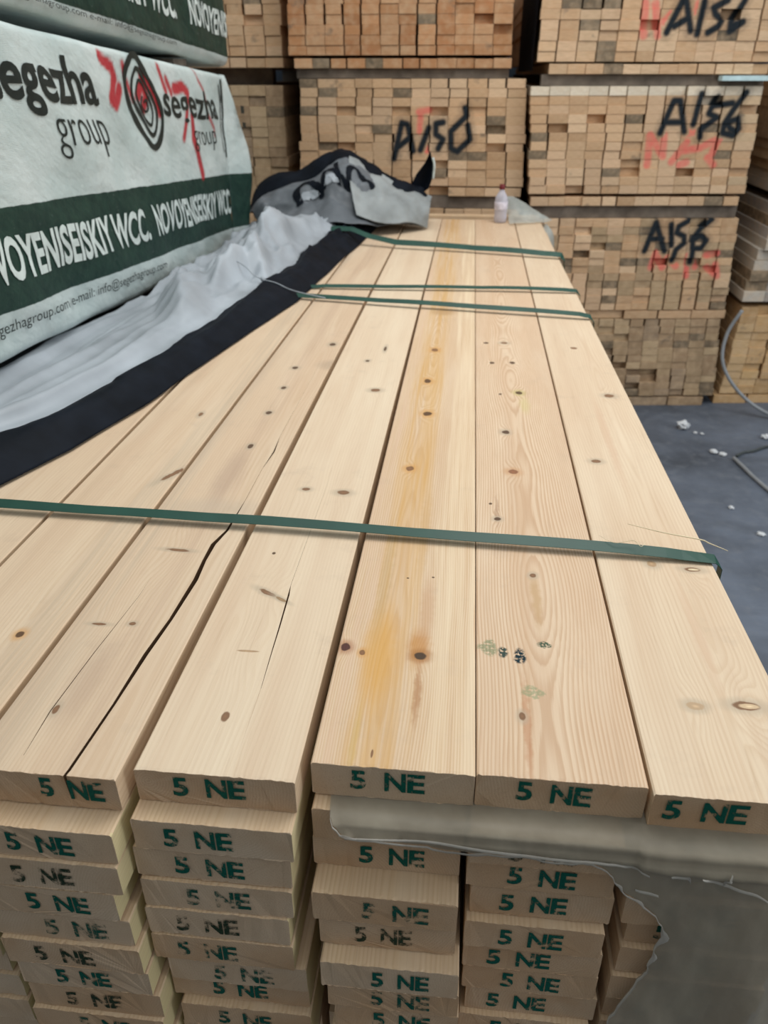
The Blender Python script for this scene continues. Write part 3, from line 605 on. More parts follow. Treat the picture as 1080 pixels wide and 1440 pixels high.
def paint_at(u, z, key):
    kb, kr = STROKES.get(key + 'b'), STROKES.get(key + 'r')
    if not kb: return None
    d = min(seg_dist(u, z, s) for s in kb)
    a = max(0.0, min(1.0, (0.0255 - d) / 0.015))
    halo = max(0.0, min(0.35, (0.045 - d) / 0.07))
    dr = min(seg_dist(u, z, s) for s in kr)
    nz = 0.5 + 0.5 * noise.noise(Vector((u * 40, z * 40, 1)))
    big = key in ('R1', 'R2', 'R3')
    ar = max(0.0, min(0.80 if big else 0.85, ((0.025 if big else 0.022) - dr) / 0.016)) * (0.55 + 0.6 * nz)
    if a > 0.02: return (*BLACK, a)
    if ar > halo: return (*RED, min(1, ar))
    if halo > 0.02: return (*BLACK, halo)
    return None

def batten_geo(u0, u1, z0, z1, y, L, key, R, tint):
    """one square-sawn batten: chamfered front end, painted where the spray crosses it. Returns verts, faces, per-vertex paint"""
    ch = 0.0012
    near = STROKES.get(key + 'b') and min(min(seg_dist((u0 + u1) / 2, (z0 + z1) / 2, s) for s in STROKES[key + q]) for q in 'br') < 0.12
    nu, nz = (14, 7) if near else (1, 1)
    V, P, Fc = [], [], []
    for j in range(nz + 1):
        for i in range(nu + 1):
            u = u0 + ch + (u1 - u0 - 2 * ch) * i / nu; z = z0 + ch + (z1 - z0 - 2 * ch) * j / nz
            V.append((u, y, z)); P.append((paint_at(u, z, key) if near else None) or (0, 0, 0, 0))
    for j in range(nz):
        for i in range(nu):
            a = j * (nu + 1) + i; Fc.append((a, a + 1, a + nu + 2, a + nu + 1))
    b = len(V)
    rim = [i for i in range(nu + 1)] + [j * (nu + 1) + nu for j in range(1, nz + 1)] + [nz * (nu + 1) + i for i in range(nu - 1, -1, -1)] + [j * (nu + 1) for j in range(nz - 1, 0, -1)]
    for r in rim:
        u, _, z = V[r]
        uu = u0 if abs(u - u0 - ch) < 1e-6 else u1 if abs(u - u1 + ch) < 1e-6 else u
        zz = z0 if abs(z - z0 - ch) < 1e-6 else z1 if abs(z - z1 + ch) < 1e-6 else z
        V.append((uu, y + ch, zz)); P.append(P[r])
    m = len(rim)
    for k in range(m):
        Fc.append((rim[(k + 1) % m], rim[k], b + k, b + (k + 1) % m))
    b2 = len(V)
    for k in range(m):
        u, _, z = V[b + k]; V.append((u, y + L, z)); P.append((0, 0, 0, 0))
    for k in range(m):
        Fc.append((b + (k + 1) % m, b + k, b2 + k, b2 + (k + 1) % m))
    Fc.append(tuple(range(b2, b2 + m))[::-1])
    return V, Fc, P

def set_attr(me, name, vals):
    a = me.color_attributes.new(name, 'FLOAT_COLOR', 'POINT')
    flat = [c for v in vals for c in (v if len(v) == 4 else (*v, 1))]
    a.data.foreach_set('color', flat)

TINTS = [(0.67, 0.455, 0.28), (0.63, 0.41, 0.245), (0.72, 0.51, 0.33), (0.60, 0.39, 0.23), (0.69, 0.475, 0.305), (0.56, 0.36, 0.21)]
stuffV, stuffF, stuffP, stuffT = [], [], [], []
n_ind = 0

def pack(key, frame, u0b, u1b, u0t, u1t, z0, z1, ncol, nrow, seed, individual, label, group, tints=TINTS, topwhite=False, dark=0.06, L=3.6, skip=None, rough=1.0, umin=-9, umax=9):
    """frame: (origin x, origin y, slope dy/dx) of the pack's front plane"""
    global n_ind
    R = random.Random(seed)
    ox, oy, sl = frame; ln = math.hypot(1, sl); ex = (1 / ln, sl / ln); ey = (0.0, 1.0)
    rh = (z1 - z0) / nrow
    coljit = [0] + [R.uniform(-.004, .004) for _ in range(ncol - 1)] + [0]
    runs = [[None] * nrow for _ in range(ncol)]; gaps = [[0.0] * nrow for _ in range(ncol)]
    for c in range(ncol):
        r = 0
        while r < nrow:
            m = R.choice((1, 1, 2, 2, 3, 4)); t = (R.choice(tints), R.uniform(0.88, 1.10))
            for q in range(r, min(nrow, r + m)): runs[c][q] = t
            r += m
        r = 0
        while r < nrow:
            m = R.choice((1, 2, 3, 4, 5)); gp = R.uniform(.006, .016) if R.random() < 0.30 else R.uniform(0, .0012)
            for q in range(r, min(nrow, r + m)): gaps[c][q] = gp
            r += m
    for r in range(nrow):
        f = (r + 0.5) / nrow
        a = u0b + (u0t - u0b) * f; b = u1b + (u1t - u1b) * f; cw = (b - a) / ncol
        edge = R.uniform(-.004, .004)
        for c in range(ncol):
            g = 0.001 + gaps[c][r] * min(rough, 2)
            x0 = a + c * cw + edge + coljit[c] + g * 0.5; x1 = a + (c + 1) * cw + edge + coljit[c + 1] - g * 0.5
            zz0 = z0 + r * rh + 0.0002; zz1 = z0 + (r + 1) * rh - 0.0002 - (R.uniform(0, .0025) if R.random() < .25 else 0)
            y = R.uniform(-.004, .004) * rough + (R.uniform(0.008, 0.04) if R.random() < 0.06 else 0)
            if x1 < umin or x0 > umax: continue
            t, k = runs[c][r]; k *= R.uniform(.96, 1.04)
            if R.random() < dark: t = (0.17, 0.135, 0.095); k = R.uniform(.8, 1.3)
            if topwhite and r >= nrow - 1 - (1 if c > ncol * .7 else 0): t = (0.80, 0.71, 0.57); k = R.uniform(.85, 1.12)
            if topwhite and c > ncol - 3 and R.random() < .5: t = (0.64, 0.47, 0.30)
            t = tuple(q * k for q in t)
            V, Fc, P = batten_geo(x0, x1, zz0, zz1, y, L, key, R, t)
            row = nrow - r
            if individual and not (skip and skip((x0 + x1) / 2, (zz0 + zz1) / 2)):
                xm, ym, zm = (x0 + x1) / 2, y, zz0
                lv = [((u - xm) * ex[0] + (yy - ym) * ey[0], (u - xm) * ex[1] + (yy - ym) * ey[1], z - zm) for u, yy, z in V]
                o = link_mesh('batten', lv, Fc, M['batten'], None, (ox + xm * ex[0] + ym * ey[0], oy + xm * ex[1] + ym * ey[1], zm))
                set_attr(o.data, 'paint', P); set_attr(o.data, 'tint', [(*t, 1)] * len(lv))
                tag(o, label(row, c + 1, ncol), 'batten', group); n_ind += 1
            else:
                base = len(stuffV)
                stuffV.extend((ox + u * ex[0] + yy * ey[0], oy + u * ex[1] + yy * ey[1], z) for u, yy, z in V)
                stuffF.extend(tuple(i + base for i in q) for q in Fc); stuffP.extend(P); stuffT.extend([(*t, 1)] * len(V))

MF = (0.0, 4.5, 0.0); RF = (0.30, 4.43, 0.12); LF = (0.0, 4.62, 0.0)
REDT = [(0.50, 0.245, 0.115), (0.46, 0.215, 0.10), (0.54, 0.285, 0.145), (0.58, 0.33, 0.18)]
GREYT = [(0.42, 0.30, 0.185), (0.46, 0.33, 0.20), (0.38, 0.265, 0.165), (0.50, 0.37, 0.23), (0.34, 0.25, 0.17)]
WHITET = [(0.52, 0.48, 0.42), (0.40, 0.38, 0.36), (0.60, 0.55, 0.46), (0.33, 0.32, 0.31)]
ORT = [(0.60, 0.40, 0.20), (0.64, 0.44, 0.24), (0.56, 0.36, 0.18)]
labR = lambda row, c, n: f'batten end, {ORD[row]} row down, {ORD[c]} column from the dark gap, white-topped A156 pack'
labM = lambda row, c, n: f'batten end, {ORD[row]} row down, {ORD[n + 1 - c]} column from dark gap, A156 pack behind tarp'
hid = lambda u, z: z < 1.16 or (u < -0.28 and z < 1.40 - 0.38 * abs(u + 0.62) - 0.04)
pack('R2', RF, 0.012, 1.165, -0.022, 1.150, 1.200, 1.700, 12, 12, 21, True, labR, 'batten ends of the white-topped A156 pack', topwhite=True)
pack('R2x', RF, 0.03, 1.150, 0.03, 1.150, 1.140, 1.184, 12, 1, 22, True, lambda r, c, n: f'batten end, {ORD[c]} from the dark gap in the bottom course of the white-topped A156 pack', 'bottom course of the white-topped A156 pack')
pack('M2', MF, -0.925, 0.290, -0.907, 0.262, 1.226, 1.732, 12, 12, 23, True, labM, 'batten ends of the A156 pack behind the tarp', skip=hid)
pack('M2x', MF, -0.90, 0.275, -0.90, 0.275, 1.176, 1.219, 12, 1, 24, True, lambda r, c, n: f'batten end, {ORD[n + 1 - c]} from dark gap, bottom course of the A156 pack behind the tarp', 'bottom course of the A156 pack behind the tarp', skip=lambda u, z: u < -0.12)
# further packs: past the 300 that show largest
pack('M1', MF, -0.955, 0.176, -0.945, 0.165, 1.835, 2.36, 12, 12, 25, False, None, None, tints=REDT)
pack('M1x', MF, -0.93, 0.176, -0.93, 0.176, 1.778, 1.822, 12, 1, 26, False, None, None, tints=REDT)
pack('M3', MF, -0.93, 0.28, -0.93, 0.28, 0.58, 1.11, 12, 12, 27, False, None, None)
pack('M4', MF, -0.93, 0.28, -0.93, 0.28, 0.0, 0.53, 12, 12, 28, False, None, None)
pack('R1', RF, -0.004, 1.160, 0.0, 1.160, 1.805, 2.33, 12, 12, 29, False, None, None)
pack('R1x', RF, 0.06, 1.16, 0.06, 1.16, 1.752, 1.797, 12, 1, 30, False, None, None)
pack('R3', RF, 0.03, 1.205, 0.02, 1.165, 0.582, 1.074, 13, 12, 31, False, None, None, dark=0.10, tints=TINTS[1:] + GREYT[:2])
pack('R3x', RF, 0.03, 1.205, 0.03, 1.205, 0.532, 0.577, 6, 1, 32, False, None, None)
pack('R4', RF, 0.06, 1.238, 0.04, 1.19, 0.062, 0.528, 13, 11, 33, False, None, None, dark=0.16, tints=GREYT)
pack('R4x', RF, 0.06, 1.19, 0.06, 1.19, 0.0, 0.052, 5, 1, 34, False, None, None, tints=GREYT)
pack('L1', LF, -1.70, -1.01, -1.70, -1.005, 1.835, 2.34, 7, 11, 35, False, None, None)
pack('L1x', LF, -1.70, -1.01, -1.70, -1.01, 1.782, 1.828, 7, 1, 36, False, None, None)
pack('L2', LF, -1.70, -1.01, -1.70, -1.02, 1.10, 1.70, 7, 12, 37, False, None, None, rough=2.0, tints=GREYT)
pack('L3', LF, -1.75, -1.02, -1.75, -1.02, 0.0, 1.05, 7, 20, 38, False, None, None)
QF = (1.60, 4.62, 0.10)
pack('Q1', QF, -0.02, 1.0, 0.0, 1.0, 0.06, 0.585, 10, 11, 39, False, None, None, tints=ORT, rough=1.6)
pack('Q1x', QF, -0.06, 1.0, -0.06, 1.0, 0.0, 0.052, 5, 1, 40, False, None, None, tints=ORT)
pack('Q2', QF, -0.02, 0.98, 0.06, 0.98, 0.62, 1.13, 8, 9, 41, False, None, None, tints=WHITET, rough=4.5, dark=0.15)
pack('Q3', QF, 0.07, 1.0, 0.04, 1.0, 1.18, 1.80, 9, 12, 42, False, None, None, tints=WHITET[:1] + GREYT, rough=3.0)
o = link_mesh('stacked_battens', stuffV, stuffF, M['batten']); set_attr(o.data, 'paint', stuffP); set_attr(o.data, 'tint', stuffT)
tag(o, 'remaining battens of the timber packs stacked along the back of the yard', 'battens', kind='stuff')

def bearer(frame, u0, u1, z0, z1, d0, label):
    ox, oy, sl = frame; ln = math.hypot(1, sl)
    v, f = box_vf(u0, u1, 0, 0.09, 0, z1 - z0)
    w = [(u / ln, u * sl / ln + y, z) for u, y, z in v]
    o = link_mesh('bearer', w, f, M['bearer'], None, (ox, oy + d0, z0)); tag(o, label, 'bearer', 'bearers between the batten packs')
for fr, u0, u1, z0, z1, nm in ((RF, .03, 1.15, 1.076, 1.139, 'under the white-topped A156 pack'), (RF, .03, 1.15, 1.702, 1.751, 'on top of the white-topped A156 pack'), (MF, -.92, .27, 1.112, 1.175, 'under the A156 pack behind the tarp'), (MF, -.92, .17, 1.734, 1.777, 'on top of the A156 pack behind the tarp')):
    for d0, w in ((0.025, 'front grey bearer'), (1.6, 'middle grey bearer'), (3.2, 'rear grey bearer')):
        bearer(fr, u0, u1, z0, z1, d0, f'{w} {nm}')
# wooden blocks keep the hidden layers apart
for x, z0, z1, fr, u0, u1, nm in ((0, .53, .58, MF, -.92, .27, 'low in the stack behind the plank pack'), (0, 1.70, 1.781, LF, -1.68, -1.1, 'in the stack behind the printed packs'), (0, 1.05, 1.10, LF, -1.68, -1.05, 'lower in the stack behind the printed packs'), (0, .585, .619, QF, .05, .95, 'on the orange pack beyond the aisle'), (0, 1.13, 1.18, QF, .1, .95, 'on the whitish pack beyond the aisle')):
    for d0, w in ((0.12, 'front bearer'), (3.0, 'rear bearer')):
        bearer(fr, u0, u1, z0, z1, d0, f'{w} {nm}')

# ------------------------------------------------------------------ printed wrapped packs
XF = -1.08
def zgb(Y): return 1.258 - 0.0645 * (Y - 1.7)
def bulge(Y, v, seed):
    return 0.014 * fbm(Y * 1.3, v * 2.2, seed, 3) + 0.006 * math.sin((v * 1.2 + Y * 0.9) * 16 + 3 * fbm(Y * 2, v * 2, seed + 4, 2)) * max(0, min(1, (3.9 - abs(Y - 2.4) * 1.2) / 2)) * 0.7

def wrap_point(prof, s, Y, seed):
    """prof: cross-section polyline (x offset inwards, v) ; s 0..1 along it"""
    x, v = prof(s)
    return x, v

REDS = {'two': [(2.491, 0.588), (2.535, 0.577), (2.571, 0.567), (2.582, 0.543), (2.555, 0.515), (2.519, 0.48), (2.545, 0.468), (2.592, 0.493), (2.611, 0.513)], 'd': [(2.645, 0.582), (2.657, 0.544), (2.702, 0.487)], 'e': [(2.943, 0.593), (2.965, 0.546), (2.984, 0.525)], 'f': [(3.005, 0.561), (3.04, 0.523)], 'g': [(3.075, 0.536), (3.171, 0.548), (3.212, 0.531)], 'h': [(2.779, 0.562), (2.829, 0.534), (2.886, 0.484), (2.916, 0.457)], 'h2': [(2.74, 0.50), (2.775, 0.54), (2.80, 0.50), (2.775, 0.465)], 'i': [(3.203, 0.507), (3.163, 0.447), (3.12, 0.374)], 'j': [(3.229, 0.448), (3.218, 0.374), (3.254, 0.331), (3.284, 0.271), (3.293, 0.244)], 'k': [(3.33, 0.58), (3.394, 0.54), (3.411, 0.465), (3.488, 0.414), (3.498, 0.387)], 'l': [(3.278, 0.64), (3.319, 0.596), (3.342, 0.567)]}
REDW = {'two': .024, 'd': .016, 'e': .020, 'f': .020, 'g': .024, 'h': .024, 'h2': .024, 'i': .018, 'j': .026, 'k': .013, 'l': .010}

def wrapped_pack(name, label, prof, Y0, Y1, seed, paint, nY, nS):
    root = empty(name, (XF - 0.55, (Y0 + Y1) / 2, 0.9))
    V, Fc, UV, P = [], [], [], []
    for i in range(nY + 1):
        Y = Y0 + (Y1 - Y0) * i / nY
        for j in range(nS + 1):
            x, v = prof[j] if len(prof) == nS + 1 else prof[0]
            b = bulge(Y, v, seed) if x > -0.15 else 0
            endr = max(0, (Y - (Y1 - 0.03)) / 0.03) ** 2 * 0.02
            V.append((XF + x + b - endr, Y, zgb(Y) + v)); UV.append((Y, v))
            p = (0, 0, 0, 0)
            if paint and x > -0.02 and 2.45 < Y < 3.55 and 0.2 < v < 0.66:
                a = 0
                for kk, s in REDS.items():
                    d = seg_dist(Y, v, s); a = max(a, min(1, (REDW[kk] * 1.05 - d) / 0.010))
                if a > 0: p = (*lin(172, 26, 40)[:3], min(0.95, a))
            P.append(p)
    n = nS + 1
    for i in range(nY):
        for j in range(nS):
            Fc.append((i * n + j, i * n + j + 1, (i + 1) * n + j + 1, (i + 1) * n + j))
    Fc.append(tuple(range(n))[::-1]); Fc.append(tuple(nY * n + j for j in range(n)))
    c = root.location
    o = link_mesh('printed_wrap', [(a - c.x, b - c.y, d - c.z) for a, b, d in V], Fc, M['wrap'], root, smooth=True)
    me = o.data
    uvl = me.uv_layers.new(name='wrap')
    for lp in me.loops: uvl.data[lp.index].uv = UV[lp.vertex_index]
    set_attr(me, 'paint', P)
    tag(root, label, 'wrapped timber pack', 'printed timber packs')
    return root

def arc(cx, cv, r, a0, a1, n):
    return [(cx + r * math.cos(math.radians(a0 + (a1 - a0) * i / n)), cv + r * math.sin(math.radians(a0 + (a1 - a0) * i / n))) for i in range(n + 1)]
# lower pack cross-section, from the underside round the face to the top and back
pl = [(-0.9, -0.112), (-0.25, -0.116), (-0.06, -0.113)] + arc(-0.035, -0.078, 0.035, -90, -10, 4)
pl += [(0.0, -0.06 + 0.009 * k) for k in range(0, 73)]
pl += arc(-0.022, 0.598, 0.022, 10, 90, 5) + [(-0.3, 0.622), (-0.9, 0.62)]
lower = wrapped_pack('wrapped_timber_pack', 'lower white and green printed timber pack with red spray paint on its face', pl, -0.25, 3.70, 3, True, 400, len(pl) - 1)
pu = [(-0.9, 0.668), (-0.3, 0.662), (-0.10, 0.660)] + arc(-0.040, 0.697, 0.037, -100, -15, 8)
pu += [(0.0, 0.70 + 0.012 * k) for k in range(0, 42)]
pu += arc(-0.03, 1.245, 0.03, 10, 90, 4) + [(-0.3, 1.275), (-0.9, 1.275)]
upper = wrapped_pack('wrapped_timber_pack', 'upper white and green printed timber pack cut off by the top of the view', pu, -0.25, 3.86, 11, False, 160, len(pu) - 1)

def text_mesh(body, offset=0.0, space=1.0):
    cu = bpy.data.curves.new('lettering', 'FONT'); cu.body = body; cu.size = 1.0; cu.offset = offset; cu.space_character = space; cu.resolution_u = 4
    ob = bpy.data.objects.new('tmp', cu); COL.objects.link(ob)
    dg = bpy.context.evaluated_depsgraph_get(); dg.update()
    me = bpy.data.meshes.new_from_object(ob.evaluated_get(dg)); bpy.data.objects.remove(ob); bpy.data.curves.remove(cu)
    return me

def put_text(root, body, Y0, Y1, base, top, ref, mat, seed, offset=0.0, shear=0.0, lift=0.0025, wob=0.0, name='printed_lettering'):
    """ref: height of the reference letter (cap or x height) in font units mapped to base..top"""
    me = text_mesh(body, offset)
    bm = bmesh.new(); bm.from_mesh(me); bpy.data.meshes.remove(me)
    x0 = min(v.co.x for v in bm.verts); x1 = max(v.co.x for v in bm.verts)
    for v in bm.verts:
        f = (v.co.x - x0) / (x1 - x0); h = v.co.y / ref
        v.co = Vector((Y0 + f * (Y1 - Y0), base + h * (top - base), 0))
    bmesh.ops.triangulate(bm, faces=bm.faces[:])
    for _ in range(3):
        es = [e for e in bm.edges if e.calc_length() > 0.03]
        if not es: break
        bmesh.ops.subdivide_edges(bm, edges=es, cuts=1); bmesh.ops.triangulate(bm, faces=bm.faces[:])
    c = root.location; V = []
    for v in bm.verts:
        Y, vv = v.co.x, v.co.y
        Y += shear * (vv - base) + wob * math.sin(vv * 60 + Y * 7) ; vv += wob * 0.6 * math.sin(Y * 22)
        V.append((XF + bulge(Y, vv, seed) + lift - c.x, Y - c.y, zgb(Y) + vv - c.z))
    bm.verts.index_update()
    Fc = [tuple(v.index for v in f.verts) for f in bm.faces]
    bm.free()
    return link_mesh(name, V, Fc, mat, root)

put_text(lower, 'segezha', 1.862, 2.43, 0.463, 0.545, 0.52, M['print'], 3, 0.022, -0.30, wob=0.004)
put_text(lower, 'group', 2.14, 2.475, 0.358, 0.434, 0.52, M['print'], 3, -0.012, -0.35, wob=0.003)
put_text(lower, 'segezha', 2.955, 3.57, 0.448, 0.522, 0.52, M['print'], 3, 0.015, -0.30, wob=0.006)
put_text(lower, 'group', 3.23, 3.52, 0.352, 0.41, 0.52, M['print'], 3, -0.012, -0.35, wob=0.004)
put_text(lower, 'NOVOYENISEISKIY WCC.', 1.56, 2.645, 0.067, 0.163, 0.70, M['print_white'], 3, 0.030, -0.12, wob=0.003)
put_text(lower, 'NOVOYENISEISKIY WCC.', 2.722, 3.69, 0.072, 0.168, 0.70, M['print_white'], 3, 0.030, -0.12, wob=0.004)
put_text(lower, 'segezhagroup.com e-mail: info@segezhagroup.com', 1.62, 2.75, -0.044, -0.024, 0.52, M['print'], 3, 0.0, 0, 0.0075)
put_text(upper, 'NOVOYENISEISKIY WCC.', 2.12, 3.20, 0.765, 0.855, 0.70, M['print_white'], 11, 0.030, -0.12, wob=0.003)
put_text(upper, 'NOVOYENIS', 3.34, 3.84, 0.770, 0.855, 0.70, M['print_white'], 11, 0.030, -0.12, wob=0.004)
put_text(upper, 'segezhagroup.com e-mail: info@segezhagroup.com', 2.05, 3.15, 0.678, 0.690, 0.52, M['print'], 11, 0.0, 0, 0.006)

def ribbon(root, pts, w, seed, mat, closed=False, lift=0.003, name='printed_emblem'):
    P = [Vector((a, b, 0)) for a, b in pts]
    if closed: P = P + [P[0]]
    C = catmull(P, len(P) * 10)
    c = root.location; V = []; Fc = []
    for i, p in enumerate(C):
        if closed: t = (C[(i + 1) % (len(C) - 1)] - C[(i - 1) % (len(C) - 1)]).normalized()
        else: t = (C[min(i + 1, len(C) - 1)] - C[max(i - 1, 0)]).normalized()
        nrm = Vector((-t.y, t.x, 0)); ww = w * (0.8 + 0.35 * noise.noise(Vector((p.x * 20, p.y * 20, 3))))
        for s in (-1, 1):
            q = p + nrm * (s * ww / 2)
            V.append((XF + bulge(q.x, q.y, seed) + lift - c.x, q.x - c.y, zgb(q.x) + q.y - c.z))
    for i in range(len(C) - 1):
        Fc.append((2 * i, 2 * i + 1, 2 * i + 3, 2 * i + 2))
    return link_mesh(name, V, Fc, mat, root)
ring1 = [(2.716, 0.612), (2.665, 0.575), (2.65, 0.535), (2.672, 0.466), (2.75, 0.392), (2.828, 0.347), (2.915, 0.385), (2.930, 0.453), (2.86, 0.526), (2.79, 0.583), (2.755, 0.612)]
ring2 = [(2.735, 0.577), (2.70, 0.54), (2.70, 0.487), (2.768, 0.427), (2.832, 0.385), (2.880, 0.412), (2.882, 0.462), (2.815, 0.523), (2.765, 0.570)]
ring3 = [(2.745, 0.545), (2.725, 0.50), (2.775, 0.44), (2.83, 0.415), (2.85, 0.44), (2.845, 0.465), (2.80, 0.51), (2.77, 0.54)]
for r, w in ((ring1, .028), (ring2, .016), (ring3, .012)):
    ribbon(lower, r, w, 3, M['print'], True)
ribbon(lower, [(2.765, 0.50), (2.755, 0.475), (2.785, 0.455), (2.81, 0.465), (2.795, 0.49), (2.775, 0.48)], .010, 3, M['print'])
# wrinkled vertical print near the far corner and the loose end flap
for r, w in (([(3.63, 0.60), (3.655, 0.50), (3.66, 0.40), (3.64, 0.30)], .022), ([(3.60, 0.58), (3.625, 0.50), (3.60, 0.40), (3.615, 0.32)], .010), ([(3.645, 0.56), (3.62, 0.47), (3.65, 0.36)], .008)):
    ribbon(lower, r, w, 3, M['print'])
def end_flap(root):
    rows = []
    c = root.location
    for i in range(19):
        f = i / 18
        row = []
        for j in range(25):
            v = -0.14 + 0.76 * j / 24
            out = 0.075 * math.sin(math.pi * min(1, max(0, (0.62 - v) / 0.76))) * math.sin(f * math.pi / 2)
            Y = 3.665 + 0.20 * math.sin(f * math.pi / 2) * (0.35 + 0.65 * min(1, (0.63 - v) / 0.30))
            x = XF + 0.004 - 0.006 + out - 0.10 * max(0, f - 0.55) ** 2 * 4 + 0.012 * fbm(Y * 6, v * 6, 2.0, 3) * f
            row.append((x - c.x, Y - c.y, zgb(3.68) - 0.0645 * (Y - 3.68) + v - c.z))
        rows.append(row)
    V = [p for r in rows for p in r]; n = 25
    Fc = [(i * n + j, i * n + j + 1, (i + 1) * n + j + 1, (i + 1) * n + j) for i in range(18) for j in range(24)]
    o = link_mesh('end_flap', V, Fc, M['wrap'], root, smooth=True)
    uvl = o.data.uv_layers.new(name='wrap')
    for lp in o.data.loops:
        p = o.data.vertices[lp.vertex_index].co
        j = lp.vertex_index % n
        uvl.data[lp.index].uv = (p.y, -0.14 + 0.76 * j / 24)
    set_attr(o.data, 'paint', [(0, 0, 0, 0)] * len(V))
    m = o.modifiers.new('thickness', 'SOLIDIFY'); m.thickness = 0.002
end_flap(lower)
for pts, w in (([(3.735, .49), (3.79, .49)], .030), ([(3.745, .43), (3.80, .43)], .020)):
    c = lower.location
    vv = [(XF + 0.062 - c.x, Y - c.y, zgb(Y) + v + d - c.z) for (Y, v) in pts for d in (-w / 2, w / 2)]
    link_mesh('printed_bar', vv, [(0, 2, 3, 1)], M['print'], lower)
# supports
for nm, (x0, x1, y0, y1, z0, z1), lab in (('bearer', (-1.85, -1.13, 3.25, 3.40, 1.781, 1.803), 'grey bearer end between the lower and upper printed packs'),):
    v, f = box_vf(x0 + 1.5, x1 + 1.5, y0 - 3.3, y1 - 3.3, 0, z1 - z0)
    o = link_mesh(nm, v, f, M['bearer'], None, (-1.5, 3.3, z0)); tag(o, lab, 'bearer')
v, f = box_vf(-0.42, 0.42, -1.9, 1.9, 0, 0.94)
o = link_mesh('wrapped_timber_pack', v, f, M['tarp_grey'], None, (-1.58, 1.75, 0.0)); tag(o, 'bottom timber pack hidden beneath the printed packs', 'wrapped timber pack')

# ------------------------------------------------------------------ the pulled-back black and white sheet
sheet = empty('wrapping_sheet', (-0.75, 2.4, 1.10))
tag(sheet, 'black and white plastic sheet pulled back and heaped along the plank pack', 'plastic sheet')
YS = [-.3, .4, 1.157, 1.315, 1.547, 1.815, 2.129, 2.496, 2.8, 3.4, 4.19]
XR = [-1.13, -1.00, -.819, -.759, -.703, -.658, -.61, -.539, -.521, -.472, -.413]
YW = [-.3, .4, 1.282, 1.377, 1.553, 1.857, 2.284, 2.616, 2.843, 3.176, 3.682, 4.1]
XW = [-1.22, -1.09, -.885, -.832, -.79, -.735, -.692, -.655, -.635, -.625, -.55, -.455]
def ridge(x): return 1 - abs(2 * (x - math.floor(x)) - 1)
def tent(X, Y, x0, y0, w, l, h, sk=0.0):
    """a sharp-crested fold"""
    d = abs((X - x0) + sk * (Y - y0)) / w; e = abs(Y - y0) / l
    return h * max(0, 1 - d) * max(0, 1 - e * e)
def sheet_z(X, Y, g):
    z = 1.112 + 0.045 * max(0, min(1, (g - 0.30) / 0.35)) * (1 - 0.3 * max(0, (g - .8) / .2))
    wv = 0.25 * fbm(Y * 1.5, X * 2, 4, 2)
    z += 0.022 * (ridge(g * 2.6 + 0.25 * Y + wv) ** 2 - 0.35) + 0.012 * (ridge(g * 5.3 - 0.5 * Y + wv * 2) ** 2 - 0.35)
    z += tent(X, Y, -.88, 2.36, .09, .34, .075, .35) + tent(X, Y, -.80, 2.62, .07, .25, .065, -.25) + tent(X, Y, -.73, 2.75, .05, .3, .05, .4)
    z += tent(X, Y, -.80, 3.15, .18, .50, .065, .15) + tent(X, Y, -.70, 3.40, .14, .40, .065, -.3) + tent(X, Y, -.86, 3.30, .12, .35, .03, .5)
    if Y > 2.2:
        a = min(1, (Y - 2.2) / .5)
        z += a * (0.026 * (ridge(X * 7 - Y * 1.9 + 0.8 * fbm(X * 3, Y * 2.4, 8, 3)) ** 2 - .35) + 0.016 * (ridge(X * 9 + Y * 4.4 + fbm(X * 4, Y * 3, 3, 3)) ** 2 - .35))
    return z + 0.004 * fbm(X * 14, Y * 6, 7, 3)
nu, nv = 420, 84
V, Fw, Fb = [], [], []
bv = 0.72
for i in range(nu + 1):
    Y = -.3 + 4.47 * i / nu
    xr = interp(YS, XR, Y) + 0.006 * fbm(Y * 3, 1, 1, 2); xw = interp(YW, XW, Y) + 0.012 * fbm(Y * 5, 3, 1, 3) * (1 + (Y > 2.5))
    xl = -1.125 + 0.073 * max(0, min(1, (Y - 1.95) / .5))
    for j in range(nv + 1):
        f = j / nv
        if f <= bv:
            g = f / bv; X = xl + (xw - xl) * g
            z = sheet_z(X, Y, g)
            e = max(0, (g - 0.75) / 0.25) ** 2; z = z * (1 - e) + 1.142 * e
            pass
        else:
            g = (f - bv) / (1 - bv); X = xw + (xr - xw) * g
            z = 1.142 + 0.022 * math.sin(g * math.pi * 0.8) * (1 - g) - 0.038 * g ** 1.6
            if Y > 2.3: z += min(1, (Y - 2.3)) * (1 - g) * 0.022 * (ridge(g * 2.2 + Y * 2 + fbm(Y * 3, g, 5, 2)))
            z += 0.005 * fbm(X * 20, Y * 6, 9, 3) * (1 - g) + (0.010 * (ridge(g * 1.7 + Y * 1.3 + 0.7 * fbm(Y * 2, g, 2, 3)) ** 2 - .3) * (1 - g) if Y > 1.6 else 0)
            z = max(z, 1.1035)
        V.append((X, Y, max(z, 1.1035)))
n = nv + 1; jb = int(bv * nv)
for i in range(nu):
    for j in range(nv):
        q = (i * n + j, i * n + j + 1, (i + 1) * n + j + 1, (i + 1) * n + j)
        (Fw if j < jb else Fb).append(q)
c = sheet.location
def sub(name, faces, mat, V=V, parent=sheet, thick=0.0015):
    used = sorted({i for f in faces for i in f}); mp = {k: i for i, k in enumerate(used)}
    o = link_mesh(name, [(V[k][0] - c.x, V[k][1] - c.y, V[k][2] - c.z) for k in used], [tuple(mp[i] for i in f) for f in faces], mat, parent, smooth=True)
    m = o.modifiers.new('thickness', 'SOLIDIFY'); m.thickness = thick; m.offset = 1
    return o
sub('white_layer', Fw, M['tarp_white'])['label'] = 'crumpled grey-white side of the sheet'
